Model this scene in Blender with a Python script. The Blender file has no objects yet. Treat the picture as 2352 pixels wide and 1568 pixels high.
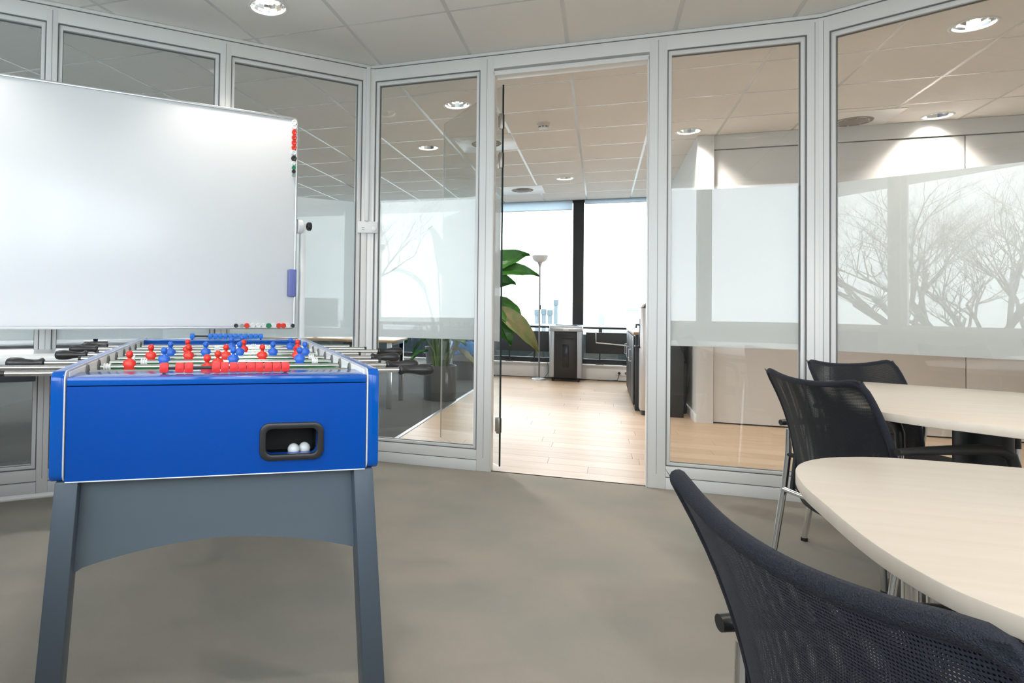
import bpy, bmesh, math, random
from mathutils import Matrix, Vector

PI = math.pi
COL = bpy.context.scene.collection
SC = bpy.context.scene
random.seed(7)

# ------------------------------------------------------------------ camera, sky, exposure
FP, CX, CY, YAW, PITCH, ROLL = 1473.44, 869.61, 676.76, 0.3332, -0.0191, 0.014
CEIL = 2.858
WY = 4.404                                     # plane of the middle glass partition

cam = bpy.data.cameras.new('camera')
cam.sensor_fit = 'HORIZONTAL'
cam.sensor_width = 36.0
cam.lens = FP / 2352 * 36
cam.shift_x = (1176 - CX) / 2352
cam.shift_y = (CY - 784) / 2352
cam.clip_start = 0.02
cam.clip_end = 600
co = bpy.data.objects.new('camera', cam)
COL.objects.link(co)
fw = Vector((-math.sin(YAW), math.cos(YAW), 0))
rt = Vector((math.cos(YAW), math.sin(YAW), 0))
up = Vector((0, 0, 1))
f2 = fw * math.cos(PITCH) - up * math.sin(PITCH)
u2 = up * math.cos(PITCH) + fw * math.sin(PITCH)
r3 = rt * math.cos(ROLL) + u2 * math.sin(ROLL)
u3 = u2 * math.cos(ROLL) - rt * math.sin(ROLL)
co.matrix_world = Matrix(((r3.x, u3.x, -f2.x, 0), (r3.y, u3.y, -f2.y, 0), (r3.z, u3.z, -f2.z, 1.1016), (0, 0, 0, 1)))
SC.camera = co

world = bpy.data.worlds.new('overcast sky')
SC.world = world
world.use_nodes = True
wn = world.node_tree
wn.nodes['Background'].inputs['Color'].default_value = (0.88, 0.94, 1.0, 1)
wn.nodes['Background'].inputs['Strength'].default_value = 2.0

SC.view_settings.view_transform = 'Standard'
SC.view_settings.look = 'None'
SC.view_settings.gamma = 1
SC.view_settings.use_curve_mapping = False
SC.view_settings.exposure = 1.9
SC.cycles.max_bounces = 12
SC.cycles.diffuse_bounces = 5
SC.cycles.glossy_bounces = 5
SC.cycles.transmission_bounces = 8
SC.cycles.transparent_max_bounces = 24
SC.cycles.sample_clamp_indirect = 6
SC.cycles.use_denoising = True
SC.cycles.caustics_reflective = False
SC.cycles.caustics_refractive = False
LAMP_W = 44.0                                  # power of each ceiling downlight


def portal(loc, direction, w, h):
    li = bpy.data.lights.new('sky_portal', 'AREA')
    li.shape = 'RECTANGLE'
    li.size = w
    li.size_y = h
    li.cycles.is_portal = True
    o = bpy.data.objects.new('sky_portal', li)
    COL.objects.link(o)
    o.location = loc
    o.rotation_euler = Vector(direction).to_track_quat('-Z', 'Y').to_euler()


# ------------------------------------------------------------------ geometry helpers
class G:
    def __init__(s):
        s.v = []
        s.f = []
        s.uv = None

    def add(s, vs, fs):
        n = len(s.v)
        s.v += [tuple(p) for p in vs]
        s.f += [tuple(i + n for i in q) for q in fs]
        return s

    def box(s, x0, x1, y0, y1, z0, z1):
        vs = [(x, y, z) for z in (z0, z1) for y in (y0, y1) for x in (x0, x1)]
        return s.add(vs, [(0, 2, 3, 1), (4, 5, 7, 6), (0, 1, 5, 4), (2, 6, 7, 3), (0, 4, 6, 2), (1, 3, 7, 5)])

    def tube(s, pts, r, n=10, closed=False, caps=True):
        P = [Vector(p) for p in pts]
        m = len(P)
        rs = r if isinstance(r, (list, tuple)) else [r] * m
        tang = []
        for i in range(m):
            a = P[(i - 1) % m] if (closed or i > 0) else P[i]
            b = P[(i + 1) % m] if (closed or i < m - 1) else P[i]
            tang.append((b - a).normalized())
        t0 = tang[0]
        ref = Vector((0, 0, 1)) if abs(t0.z) < 0.9 else Vector((1, 0, 0))
        nrm = (ref - t0 * ref.dot(t0)).normalized()
        vs = []
        for i in range(m):
            t = tang[i]
            nrm = (nrm - t * nrm.dot(t)).normalized()
            b = t.cross(nrm)
            for k in range(n):
                a = 2 * PI * k / n
                vs.append(P[i] + (nrm * math.cos(a) + b * math.sin(a)) * rs[i])
        fs = []
        for i in range(m if closed else m - 1):
            j = (i + 1) % m
            for k in range(n):
                l = (k + 1) % n
                fs.append((i * n + k, i * n + l, j * n + l, j * n + k))
        if caps and not closed:
            fs.append(tuple(range(n - 1, -1, -1)))
            fs.append(tuple((m - 1) * n + k for k in range(n)))
        return s.add(vs, fs)

    def cyl(s, a, b, r, n=20, r2=None):
        return s.tube([a, b], [r, r if r2 is None else r2], n)

    def lathe(s, prof, n=28, c=(0, 0, 0), cap=True):
        m = len(prof)
        vs = []
        for r, z in prof:
            for k in range(n):
                a = 2 * PI * k / n
                vs.append((c[0] + r * math.cos(a), c[1] + r * math.sin(a), c[2] + z))
        fs = []
        for i in range(m - 1):
            for k in range(n):
                l = (k + 1) % n
                fs.append((i * n + k, i * n + l, (i + 1) * n + l, (i + 1) * n + k))
        if cap:
            if prof[0][0] > 1e-6:
                fs.append(tuple(range(n - 1, -1, -1)))
            if prof[-1][0] > 1e-6:
                fs.append(tuple((m - 1) * n + k for k in range(n)))
        return s.add(vs, fs)

    def prism(s, poly, z0, z1, axis='z'):
        n = len(poly)
        def m3(a, b, c):
            return (a, b, c) if axis == 'z' else ((a, c, b) if axis == 'y' else (c, a, b))
        vs = [m3(a, b, z0) for a, b in poly] + [m3(a, b, z1) for a, b in poly]
        fs = [tuple(range(n - 1, -1, -1)), tuple(range(n, 2 * n))]
        fs += [(i, (i + 1) % n, n + (i + 1) % n, n + i) for i in range(n)]
        return s.add(vs, fs)

    def ring_prism(s, outer, inner, z0, z1, axis='z'):
        n = len(outer)
        def m3(a, b, c):
            return (a, b, c) if axis == 'z' else ((a, c, b) if axis == 'y' else (c, a, b))
        vs = []
        for z in (z0, z1):
            for pl in (outer, inner):
                vs += [m3(a, b, z) for a, b in pl]
        fs = []
        for i in range(n):
            j = (i + 1) % n
            fs += [(i, j, n + j, n + i), (2 * n + i, 3 * n + i, 3 * n + j, 2 * n + j),
                   (i, 2 * n + i, 2 * n + j, j), (n + i, n + j, 3 * n + j, 3 * n + i)]
        return s.add(vs, fs)

    def ball(s, c, r, n=12, m=8, sx=1, sy=1, sz=1):
        prof = [(max(1e-5, math.sin(PI * i / m)), -math.cos(PI * i / m)) for i in range(m + 1)]
        vs = []
        for a, z in prof:
            for k in range(n):
                t = 2 * PI * k / n
                vs.append((c[0] + r * sx * a * math.cos(t), c[1] + r * sy * a * math.sin(t), c[2] + r * sz * z))
        fs = [(i * n + k, i * n + (k + 1) % n, (i + 1) * n + (k + 1) % n, (i + 1) * n + k) for i in range(m) for k in range(n)]
        return s.add(vs, fs)

    def grid(s, fn, nu, nv, uvfn=None, closed_u=False):
        vs = [fn(i / nu, j / nv) for j in range(nv + 1) for i in range(nu + 1)]
        n = len(s.v)
        fs = [(j * (nu + 1) + i, j * (nu + 1) + i + 1, (j + 1) * (nu + 1) + i + 1, (j + 1) * (nu + 1) + i) for j in range(nv) for i in range(nu)]
        if uvfn:
            if s.uv is None:
                s.uv = {}
            for j in range(nv + 1):
                for i in range(nu + 1):
                    s.uv[n + j * (nu + 1) + i] = uvfn(i / nu, j / nv)
        return s.add(vs, fs)


def rrect(x0, x1, y0, y1, r, k=6):
    out = []
    for cx, cy, a0 in ((x1 - r, y1 - r, 0), (x0 + r, y1 - r, 90), (x0 + r, y0 + r, 180), (x1 - r, y0 + r, 270)):
        for i in range(k + 1):
            a = math.radians(a0 + 90 * i / k)
            out.append((cx + r * math.cos(a), cy + r * math.sin(a)))
    return out


def mesh_of(name, g, m, bevel=0, seg=2, smooth=True, angle=35):
    me = bpy.data.meshes.new(name)
    bm = bmesh.new()
    vs = [bm.verts.new(p) for p in g.v]
    for q in g.f:
        try:
            bm.faces.new([vs[i] for i in q])
        except ValueError:
            pass
    if g.uv is not None:
        lay = bm.loops.layers.uv.new('weave')
        bm.verts.index_update()
        for fc in bm.faces:
            for lp in fc.loops:
                lp[lay].uv = g.uv.get(lp.vert.index, (0, 0))
    else:
        bmesh.ops.remove_doubles(bm, verts=bm.verts, dist=1e-6)
    bmesh.ops.recalc_face_normals(bm, faces=bm.faces)
    if bevel:
        es = [e for e in bm.edges if len(e.link_faces) == 2 and e.calc_face_angle(0) > math.radians(40)]
        bmesh.ops.bevel(bm, geom=es, offset=bevel, segments=seg, profile=0.5, affect='EDGES', clamp_overlap=True)
    for fc in bm.faces:
        fc.smooth = smooth
    if smooth:
        for e in bm.edges:
            if len(e.link_faces) == 2 and e.calc_face_angle(0) > math.radians(angle):
                e.smooth = False
    bm.to_mesh(me)
    bm.free()
    me.materials.append(m)
    return me


def obj(name, g, m, parent=None, loc=(0, 0, 0), rz=0, bevel=0, seg=2, smooth=True, label=None, angle=35):
    me = g if isinstance(g, bpy.types.Mesh) else mesh_of(name, g, m, bevel, seg, smooth, angle)
    o = bpy.data.objects.new(name, me)
    COL.objects.link(o)
    o.location = loc
    o.rotation_euler = (0, 0, rz)
    if parent:
        o.parent = parent
    if label:
        o['label'] = label
    return o


def tag(o, label, cat, group=None, kind=None):
    o['label'] = label
    o['category'] = cat
    if group:
        o['group'] = group
    if kind:
        o['kind'] = kind
    return o


def thing(name, label, cat, loc=(0, 0, 0), rz=0, group=None, kind=None):
    o = bpy.data.objects.new(name, None)
    o.empty_display_size = 0.05
    COL.objects.link(o)
    o.location = loc
    o.rotation_euler = (0, 0, rz)
    return tag(o, label, cat, group, kind)


def struct(o):
    o['kind'] = 'structure'
    return o


def dup(root, loc=None, rz=None, label=None, group=None, scale=None):
    def cp(o, par):
        c = o.copy()
        COL.objects.link(c)
        if par:
            c.parent = par
        for ch in list(o.children):
            cp(ch, c)
        return c
    r = cp(root, None)
    if loc is not None:
        r.location = loc
    if rz is not None:
        r.rotation_euler = (0, 0, rz)
    if label:
        r['label'] = label
    if group:
        r['group'] = group
    if scale:
        r.scale = scale
    return r


# ------------------------------------------------------------------ materials
def mat(name, col, rough=0.5, metal=0.0, emit=None, estr=0, noise=None, bump=None, coat=0, spec=0.5):
    """noise = (scale, second colour, detail); bump = (scale, strength, distance)"""
    m = bpy.data.materials.new(name)
    m.use_nodes = True
    nt = m.node_tree
    b = nt.nodes['Principled BSDF']
    b.inputs['Base Color'].default_value = (*col, 1)
    b.inputs['Roughness'].default_value = rough
    b.inputs['Metallic'].default_value = metal
    b.inputs['Coat Weight'].default_value = coat
    b.inputs['Specular IOR Level'].default_value = spec
    if emit:
        b.inputs['Emission Color'].default_value = (*emit, 1)
        b.inputs['Emission Strength'].default_value = estr
    if noise or bump:
        tc = nt.nodes.new('ShaderNodeTexCoord')
    if noise:
        n = nt.nodes.new('ShaderNodeTexNoise')
        n.inputs['Scale'].default_value = noise[0]
        n.inputs['Detail'].default_value = noise[2]
        mp = nt.nodes.new('ShaderNodeMapping')
        if len(noise) > 3:
            mp.inputs['Scale'].default_value = noise[3]
        r = nt.nodes.new('ShaderNodeValToRGB')
        r.color_ramp.elements[0].position = 0.35
        r.color_ramp.elements[1].position = 0.68
        r.color_ramp.elements[0].color = (*col, 1)
        r.color_ramp.elements[1].color = (*noise[1], 1)
        nt.links.new(tc.outputs['Object'], mp.inputs['Vector'])
        nt.links.new(mp.outputs['Vector'], n.inputs['Vector'])
        nt.links.new(n.outputs['Fac'], r.inputs['Fac'])
        nt.links.new(r.outputs['Color'], b.inputs['Base Color'])
    if bump:
        n2 = nt.nodes.new('ShaderNodeTexNoise')
        n2.inputs['Scale'].default_value = bump[0]
        n2.inputs['Detail'].default_value = 3
        bp = nt.nodes.new('ShaderNodeBump')
        bp.inputs['Strength'].default_value = bump[1]
        bp.inputs['Distance'].default_value = bump[2]
        nt.links.new(tc.outputs['Object'], n2.inputs['Vector'])
        nt.links.new(n2.outputs['Fac'], bp.inputs['Height'])
        nt.links.new(bp.outputs['Normal'], b.inputs['Normal'])
    return m


def schlick(nt, f0=0.05):
    geo = nt.nodes.new('ShaderNodeNewGeometry')
    dt = nt.nodes.new('ShaderNodeVectorMath')
    dt.operation = 'DOT_PRODUCT'
    nt.links.new(geo.outputs['Normal'], dt.inputs[0])
    nt.links.new(geo.outputs['Incoming'], dt.inputs[1])
    ab = nt.nodes.new('ShaderNodeMath'); ab.operation = 'ABSOLUTE'
    nt.links.new(dt.outputs['Value'], ab.inputs[0])
    su = nt.nodes.new('ShaderNodeMath'); su.operation = 'SUBTRACT'
    su.inputs[0].default_value = 1
    nt.links.new(ab.outputs[0], su.inputs[1])
    pw = nt.nodes.new('ShaderNodeMath'); pw.operation = 'POWER'
    pw.inputs[1].default_value = 5
    nt.links.new(su.outputs[0], pw.inputs[0])
    ma = nt.nodes.new('ShaderNodeMath'); ma.operation = 'MULTIPLY_ADD'
    ma.inputs[1].default_value = 1 - f0
    ma.inputs[2].default_value = f0
    nt.links.new(pw.outputs[0], ma.inputs[0])
    return ma.outputs[0]


def glass_mat(name, tint=(0.975, 0.985, 0.98), f0=0.04):
    m = bpy.data.materials.new(name)
    m.use_nodes = True
    nt = m.node_tree
    nt.nodes.remove(nt.nodes['Principled BSDF'])
    tr = nt.nodes.new('ShaderNodeBsdfTransparent')
    tr.inputs['Color'].default_value = (*tint, 1)
    gl = nt.nodes.new('ShaderNodeBsdfGlossy')
    gl.inputs['Roughness'].default_value = 0.0
    mx = nt.nodes.new('ShaderNodeMixShader')
    nt.links.new(schlick(nt, f0), mx.inputs[0])
    nt.links.new(tr.outputs[0], mx.inputs[1])
    nt.links.new(gl.outputs[0], mx.inputs[2])
    nt.links.new(mx.outputs[0], nt.nodes['Material Output'].inputs['Surface'])
    return m


def film_mat(name, col, clear=0.25, trans=0.6):
    m = bpy.data.materials.new(name)
    m.use_nodes = True
    nt = m.node_tree
    nt.nodes.remove(nt.nodes['Principled BSDF'])
    tl = nt.nodes.new('ShaderNodeBsdfTranslucent')
    tl.inputs['Color'].default_value = (*col, 1)
    df = nt.nodes.new('ShaderNodeBsdfDiffuse')
    df.inputs['Color'].default_value = (*col, 1)
    tr = nt.nodes.new('ShaderNodeBsdfTransparent')
    tr.inputs['Color'].default_value = (1, 1, 1, 1)
    m1 = nt.nodes.new('ShaderNodeMixShader')
    m1.inputs[0].default_value = trans
    nt.links.new(df.outputs[0], m1.inputs[1])
    nt.links.new(tl.outputs[0], m1.inputs[2])
    m2 = nt.nodes.new('ShaderNodeMixShader')
    m2.inputs[0].default_value = clear
    nt.links.new(m1.outputs[0], m2.inputs[1])
    nt.links.new(tr.outputs[0], m2.inputs[2])
    nt.links.new(m2.outputs[0], nt.nodes['Material Output'].inputs['Surface'])
    return m


def mesh_fabric(name, col, pitch=0.0034, a=0.27, b=0.20):
    """knitted net: a staggered grid of small oval holes read from the weave map (metres)"""
    m = bpy.data.materials.new(name)
    m.use_nodes = True
    nt = m.node_tree
    L = nt.links.new
    bs = nt.nodes['Principled BSDF']
    bs.inputs['Base Color'].default_value = (*col, 1)
    bs.inputs['Roughness'].default_value = 0.6
    bs.inputs['Sheen Weight'].default_value = 0.08
    bs.inputs['Specular IOR Level'].default_value = 0.3
    uv = nt.nodes.new('ShaderNodeUVMap')
    uv.uv_map = 'weave'
    sp = nt.nodes.new('ShaderNodeSeparateXYZ')
    L(uv.outputs[0], sp.inputs[0])

    def M(op, x, y=None, z=None):
        n = nt.nodes.new('ShaderNodeMath')
        n.operation = op
        for i, q in enumerate((x, y, z)):
            if q is None:
                continue
            if isinstance(q, (int, float)):
                n.inputs[i].default_value = q
            else:
                L(q, n.inputs[i])
        return n.outputs[0]
    U = M('DIVIDE', sp.outputs[0], pitch)
    V = M('DIVIDE', sp.outputs[1], pitch * 1.1)
    row = M('FLOOR', V)
    half = M('MULTIPLY', M('MODULO', row, 2.0), 0.5)
    fu = M('SUBTRACT', M('FRACT', M('ADD', U, half)), 0.5)
    fv = M('SUBTRACT', M('FRACT', V), 0.5)
    e = M('ADD', M('POWER', M('DIVIDE', fu, a), 2.0), M('POWER', M('DIVIDE', fv, b), 2.0))
    solid = M('GREATER_THAN', e, 1.0)
    bp = nt.nodes.new('ShaderNodeBump')
    bp.inputs['Strength'].default_value = 0.9
    bp.inputs['Distance'].default_value = 0.0012
    L(M('MINIMUM', e, 3.0), bp.inputs['Height'])
    L(bp.outputs['Normal'], bs.inputs['Normal'])
    tr = nt.nodes.new('ShaderNodeBsdfTransparent')
    mx = nt.nodes.new('ShaderNodeMixShader')
    L(solid, mx.inputs[0])
    L(tr.outputs[0], mx.inputs[1])
    L(bs.outputs[0], mx.inputs[2])
    L(mx.outputs[0], nt.nodes['Material Output'].inputs['Surface'])
    return m


M = {}
M['frame'] = mat('powder coated light grey frame', (0.83, 0.82, 0.80), 0.4)
M['trim'] = mat('white painted trim', (0.82, 0.82, 0.81), 0.45)
M['groove'] = mat('frame joint', (0.45, 0.45, 0.45), 0.5)
M['gasket'] = mat('grey rubber gasket', (0.16, 0.16, 0.16), 0.6)
M['glass'] = glass_mat('partition glass')
M['door_glass'] = glass_mat('toughened door glass', (0.94, 0.955, 0.95))
M['window_glass'] = glass_mat('window glass', (0.96, 0.98, 0.98), 0.04)
M['film'] = film_mat('frosted film', (0.82, 0.845, 0.845), 0.18, 0.6)
M['ceiling_tile'] = mat('mineral fibre ceiling tile', (0.87, 0.845, 0.81), 0.9, bump=(220, 0.25, 0.002))
M['grid'] = mat('ceiling grid bar', (0.70, 0.69, 0.675), 0.2)
M['slab'] = mat('concrete slab', (0.35, 0.35, 0.34), 0.9)
M['carpet'] = mat('taupe carpet', (0.43, 0.38, 0.325), 0.95, noise=(1.6, (0.345, 0.335, 0.295), 6), bump=(420, 0.6, 0.004), spec=0.1)
M['office_carpet'] = mat('grey office carpet', (0.085, 0.088, 0.085), 0.95, noise=(1.5, (0.07, 0.075, 0.073), 4), bump=(300, 0.5, 0.004), spec=0.1)
M['wall'] = mat('matt white wall paint', (0.72, 0.71, 0.70), 0.7)
M['panel'] = mat('white laminate panel', (0.70, 0.68, 0.665), 0.35, noise=(3, (0.73, 0.71, 0.69), 3, (1, 1, 0.2)))
M['black'] = mat('black powder coat', (0.018, 0.019, 0.021), 0.45)
M['dark'] = mat('dark anthracite', (0.035, 0.038, 0.042), 0.5)
M['black_plastic'] = mat('black plastic', (0.022, 0.021, 0.021), 0.35)
M['chrome'] = mat('chrome', (0.78, 0.78, 0.78), 0.12, 1.0)
M['alu'] = mat('brushed aluminium', (0.72, 0.73, 0.75), 0.32, 1.0)
M['blue'] = mat('blue laminate', (0.0, 0.066, 0.37), 0.25, spec=0.3)
M['blue_side'] = mat('blue edge laminate', (0.0, 0.085, 0.42), 0.1)
M['slate'] = mat('slate grey laminate', (0.125, 0.158, 0.19), 0.4)
M['slate_dark'] = mat('slate grey leg', (0.085, 0.11, 0.14), 0.4)
M['white_lam'] = mat('white laminate', (0.88, 0.88, 0.87), 0.3)
M['edging'] = mat('pale grey edging', (0.62, 0.62, 0.65), 0.3)
M['deep'] = mat('matt black cup lining', (0.006, 0.006, 0.006), 0.7)
M['green'] = mat('green playing field', (0.02, 0.20, 0.06), 0.4)
M['red_plastic'] = mat('red plastic', (0.80, 0.035, 0.022), 0.35)
M['blue_plastic'] = mat('blue plastic', (0.02, 0.13, 0.62), 0.35)
M['cube_red'] = mat('red counter plastic', (0.78, 0.03, 0.025), 0.45)
M['cube_blue'] = mat('blue counter plastic', (0.0, 0.16, 0.62), 0.45)
M['ball'] = mat('white ball plastic', (0.80, 0.80, 0.78), 0.3)
M['board'] = mat('whiteboard enamel', (0.84, 0.845, 0.86), 0.22)
M['white_plastic'] = mat('white plastic', (0.80, 0.80, 0.79), 0.35)
M['m_red'] = mat('red magnet', (0.78, 0.05, 0.03), 0.4)
M['m_white'] = mat('white magnet', (0.83, 0.83, 0.82), 0.4)
M['m_black'] = mat('black magnet', (0.03, 0.03, 0.03), 0.4)
M['m_green'] = mat('green magnet', (0.02, 0.25, 0.10), 0.4)
M['m_grey'] = mat('grey magnet', (0.36, 0.37, 0.33), 0.4)
M['eraser'] = mat('blue eraser plastic', (0.16, 0.19, 0.48), 0.5)
M['tabletop'] = mat('pale maple laminate', (0.70, 0.61, 0.51), 0.32, noise=(6, (0.66, 0.565, 0.465), 6, (0.35, 5, 1)))
M['net'] = mesh_fabric('navy net fabric', (0.012, 0.016, 0.034))
M['net_black'] = mesh_fabric('black net fabric', (0.012, 0.014, 0.018))
M['rim'] = mat('navy net sleeve', (0.022, 0.025, 0.036), 0.6, bump=(700, 1.0, 0.004), spec=0.3)
M['seat'] = mat('black seat fabric', (0.016, 0.017, 0.020), 0.85, bump=(500, 0.5, 0.003))
M['wood'] = mat('oak floor plank', (0.54, 0.40, 0.28), 0.38, noise=(5, (0.47, 0.335, 0.225), 6, (0.5, 7, 1)), spec=0.3)
M['wood_b'] = mat('pale oak floor plank', (0.57, 0.43, 0.31), 0.38, noise=(5, (0.51, 0.375, 0.26), 6, (0.5, 7, 1)), spec=0.3)
M['wood_c'] = mat('warm oak floor plank', (0.52, 0.38, 0.26), 0.38, noise=(5, (0.45, 0.32, 0.21), 6, (0.5, 7, 1)), spec=0.3)
M['desk_wood'] = mat('oak desk top', (0.50, 0.34, 0.20), 0.4, noise=(5, (0.42, 0.28, 0.16), 5, (0.5, 6, 1)))
M['leaf'] = mat('banana leaf', (0.030, 0.135, 0.018), 0.35, noise=(9, (0.055, 0.19, 0.03), 3, (1, 6, 1)))
M['leaf_dry'] = mat('yellowing leaf', (0.10, 0.15, 0.04), 0.5, noise=(12, (0.20, 0.16, 0.07), 3))
M['stem'] = mat('plant stem', (0.09, 0.15, 0.04), 0.5)
M['pot'] = mat('dark grey planter', (0.075, 0.075, 0.075), 0.6)
M['soil'] = mat('soil', (0.03, 0.022, 0.016), 0.95)
M['steel'] = mat('grey steel tube', (0.22, 0.22, 0.23), 0.4, 0.4)
M['lamp_glass'] = mat('white lamp bowl', (0.80, 0.80, 0.78), 0.4)
M['tube'] = mat('lamp tube', (1, 1, 1), 0.4, emit=(1, 0.93, 0.82), estr=9)
M['reflector'] = mat('polished reflector', (0.9, 0.9, 0.9), 0.08, 1.0)
M['silver'] = mat('silver plastic', (0.55, 0.52, 0.50), 0.35, 0.5)
M['shred_silver'] = mat('shredder silver', (0.42, 0.44, 0.47), 0.35, 0.6)
M['bag'] = mat('blue bin liner', (0.01, 0.22, 0.62), 0.35, bump=(25, 0.8, 0.02))
M['bin'] = mat('grey bin plastic', (0.11, 0.11, 0.115), 0.5)
M['blind'] = film_mat('roller blind fabric', (0.78, 0.86, 0.92), 0.02, 0.7)
M['hinge'] = mat('brushed bronze hinge', (0.36, 0.32, 0.28), 0.4, 0.8)
M['bark'] = mat('bark', (0.030, 0.026, 0.022), 0.9)
M['haze_a'] = mat('haze tinted concrete', (0.13, 0.165, 0.18), 0.9)  # outdoor haze is put into the colour of the stacks
M['haze_c'] = mat('haze tinted grey facade', (.265, .285, .30), .9)  # tower and hall faded by colour, no mist is built
M['haze_b'] = mat('haze tinted blue grey facade', (0.10, 0.135, 0.15), 0.9)  # collar colour carries the haze too
M['ground'] = mat('winter ground', (0.22, 0.24, 0.24), 0.95)
M['hedge'] = mat('dark green parapet', (0.012, 0.024, 0.022), 0.7)
M['screen'] = mat('dark monitor', (0.012, 0.013, 0.016), 0.25)
M['lining'] = mat('bright white steel plate', (0.92, 0.92, 0.92), 0.3)
M['smoke'] = mat('detector plastic', (0.62, 0.58, 0.54), 0.5)
M['dusty'] = mat('vent grey', (0.30, 0.27, 0.24), 0.6)

# ------------------------------------------------------------------ floor
LP = Vector((-1.603, WY, 0))                    # left corner of the middle partition
RP = Vector((1.217, WY, 0))                     # right corner
LD = Vector((-math.cos(.796), -math.sin(.796), 0))
RD = Vector((math.cos(.497), -math.sin(.497), 0))
LRZ = math.atan2(LD.y, LD.x)
RRZ = math.atan2(RD.y, RD.x)
XL, XR, YN, FARY = -8.6, 4.4, -1.6, 10.79
A_, B_, C_, D_ = (-3.95, 2.08), (-1.5, 0.22), (1.3, -0.62), (XR, -1.3)

g = G().box(XL - .3, XR + .3, YN - .3, FARY + .4, -0.28, -0.03)
floor = struct(obj('floor', g, M['slab']))
floor['label'] = 'office floor of taupe carpet beside oak planks'
floor['category'] = 'floor'
LE = LP + LD * 3.28
RE = RP + RD * 3.57
g = G().prism([(LP.x, WY), (LE.x, LE.y), A_, B_, C_, D_, (XR, RE.y), (RE.x, RE.y), (RP.x, WY)], -0.03, 0.0)
obj('carpet', g, M['carpet'], floor, smooth=False, label='taupe grey wall-to-wall carpet')
STRIP = -1.615
g = G().prism([(STRIP, WY + .01), (LP.x, WY), (LE.x, LE.y), (A_[0], YN), (XL, YN), (XL, FARY), (STRIP, FARY)], -0.03, -0.002)
obj('office_carpet', g, M['office_carpet'], floor, smooth=False, label='dark grey carpet left of the oak planks')
obj('floor_strip', G().box(STRIP - .018, STRIP + .018, WY + .05, FARY - .1, -0.03, 0.004), M['alu'], floor, bevel=.002, label='metal strip between carpet and planks')
PW, PLN = 0.192, 1.29
meshes = {}
row = 0
y = WY - 0.02
plank_n = 0
g = G().prism([(STRIP, WY - .02), (RP.x, WY - .02), (XR, 2.9), (XR, FARY), (STRIP, FARY)], -0.031, -0.010)
obj('underlay', g, M['wood_c'], floor, smooth=False)
while y < FARY:
    x = STRIP + 0.02 - random.random() * PLN
    xmax = XR if y > 6.9 else min(XR, RP.x + (2.9 if y < 7.0 else 3.2))
    xmax = XR if y < 7.1 else (0.95 if True else XR)
    while x < xmax:
        x0 = max(x, STRIP + 0.02)
        x1 = min(x + PLN, xmax)
        y1 = min(y + PW, FARY)
        if x1 - x0 > .02:
            key = (round(x1 - x0, 2), round(y1 - y, 3), random.randrange(3))
            if key not in meshes:
                gg = G().box(.0008, x1 - x0 - .0008, .0008, y1 - y - .0008, -0.012, 0.0)
                meshes[key] = mesh_of('plank', gg, (M['wood'], M['wood_b'], M['wood_c'])[key[2]], bevel=.0008, seg=1, smooth=False)
            obj('plank', meshes[key], None, floor, loc=(x0, y, 0))
            plank_n += 1
        x += PLN
    y += PW
# planks beyond the right partition, in front of its line
y = WY - 0.02 - PW
while y > 2.85:
    xs = RP.x + (WY - y) / math.tan(.497) + .02
    x = xs
    while x < XR - .05:
        x1 = min(x + PLN, XR)
        key = (round(x1 - x, 2), round(PW, 3), random.randrange(3))
        if key not in meshes:
            gg = G().box(.0008, x1 - x - .0008, .0008, PW - .0008, -0.012, 0.0)
            meshes[key] = mesh_of('plank', gg, (M['wood'], M['wood_b'], M['wood_c'])[key[2]], bevel=.0008, seg=1, smooth=False)
        obj('plank', meshes[key], None, floor, loc=(x, y, 0))
        x = x1 + .001
    y -= PW

# ------------------------------------------------------------------ ceiling: slab, tiles, grid bars, lamps and vents in it
g = G().box(XL - .3, XR + .3, YN - .3, FARY + .2, CEIL + .22, CEIL + .42)
ceiling = struct(obj('ceiling', g, M['slab']))
ceiling['label'] = 'suspended ceiling of square mineral tiles in a white grid'
ceiling['category'] = 'ceiling'
TX, TY = 0.648, 0.6993
GX0, GY0 = -2.163 - 7 * TX, 4.3876 - 8 * TY
NX, NY = 17, 17

DOWNLIGHTS = [
    (-1.861, 3.318, 'round recessed downlight in the near ceiling above the whiteboard', .45),
    (-1.184, 5.428, 'larger downlight seen through the glass left of the doorway', True),
    (-1.80, 6.80, 'downlight with glinting tubes behind the left pane of the middle partition', True),
    (-0.46, 8.90, 'small downlight deep behind the open doorway', True),
    (0.80, 6.87, 'downlight before the white closet wall right of the doorway', True),
    (2.12, 4.80, 'large downlight behind the right glass partition near the ceiling corner', True),
    (2.80, 6.93, 'downlight close to the header of the white closet wall', .75),
    (-.54, .89, 'added unseen downlight above the near end of the football table', True),  # from here down: out-of-view lamps added to brighten the rooms
    (-3.135, 1.94, 'added unseen downlight above the left end of the white side desk', .35),  # added out of frame for more light on the left side
    (1.40, 1.59, 'added unseen downlight above the nearest maple table', True),
    (2.05, 2.99, 'added unseen downlight above the further maple table', True),
    (-6.37, 4.04, 'added fill downlight of the open office at the far end of the grey desks', True),  # office lamps added to lift the light behind the left panes
    (-6.37, 6.84, 'added fill downlight of the open office at the middle of the window wall', True),
    (-6.37, 9.63, 'added fill downlight of the open office in the far window corner', True),
    (-4.43, 9.63, 'added fill downlight of the open office near the far windows', True),
]
VENTS = [(-1.16, 6.79), (-1.10, 9.60), (2.16, 6.90)]
holes = {}


def tile_index(x, y):
    return int((x - GX0) // TX), int((y - GY0) // TY)


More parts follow.
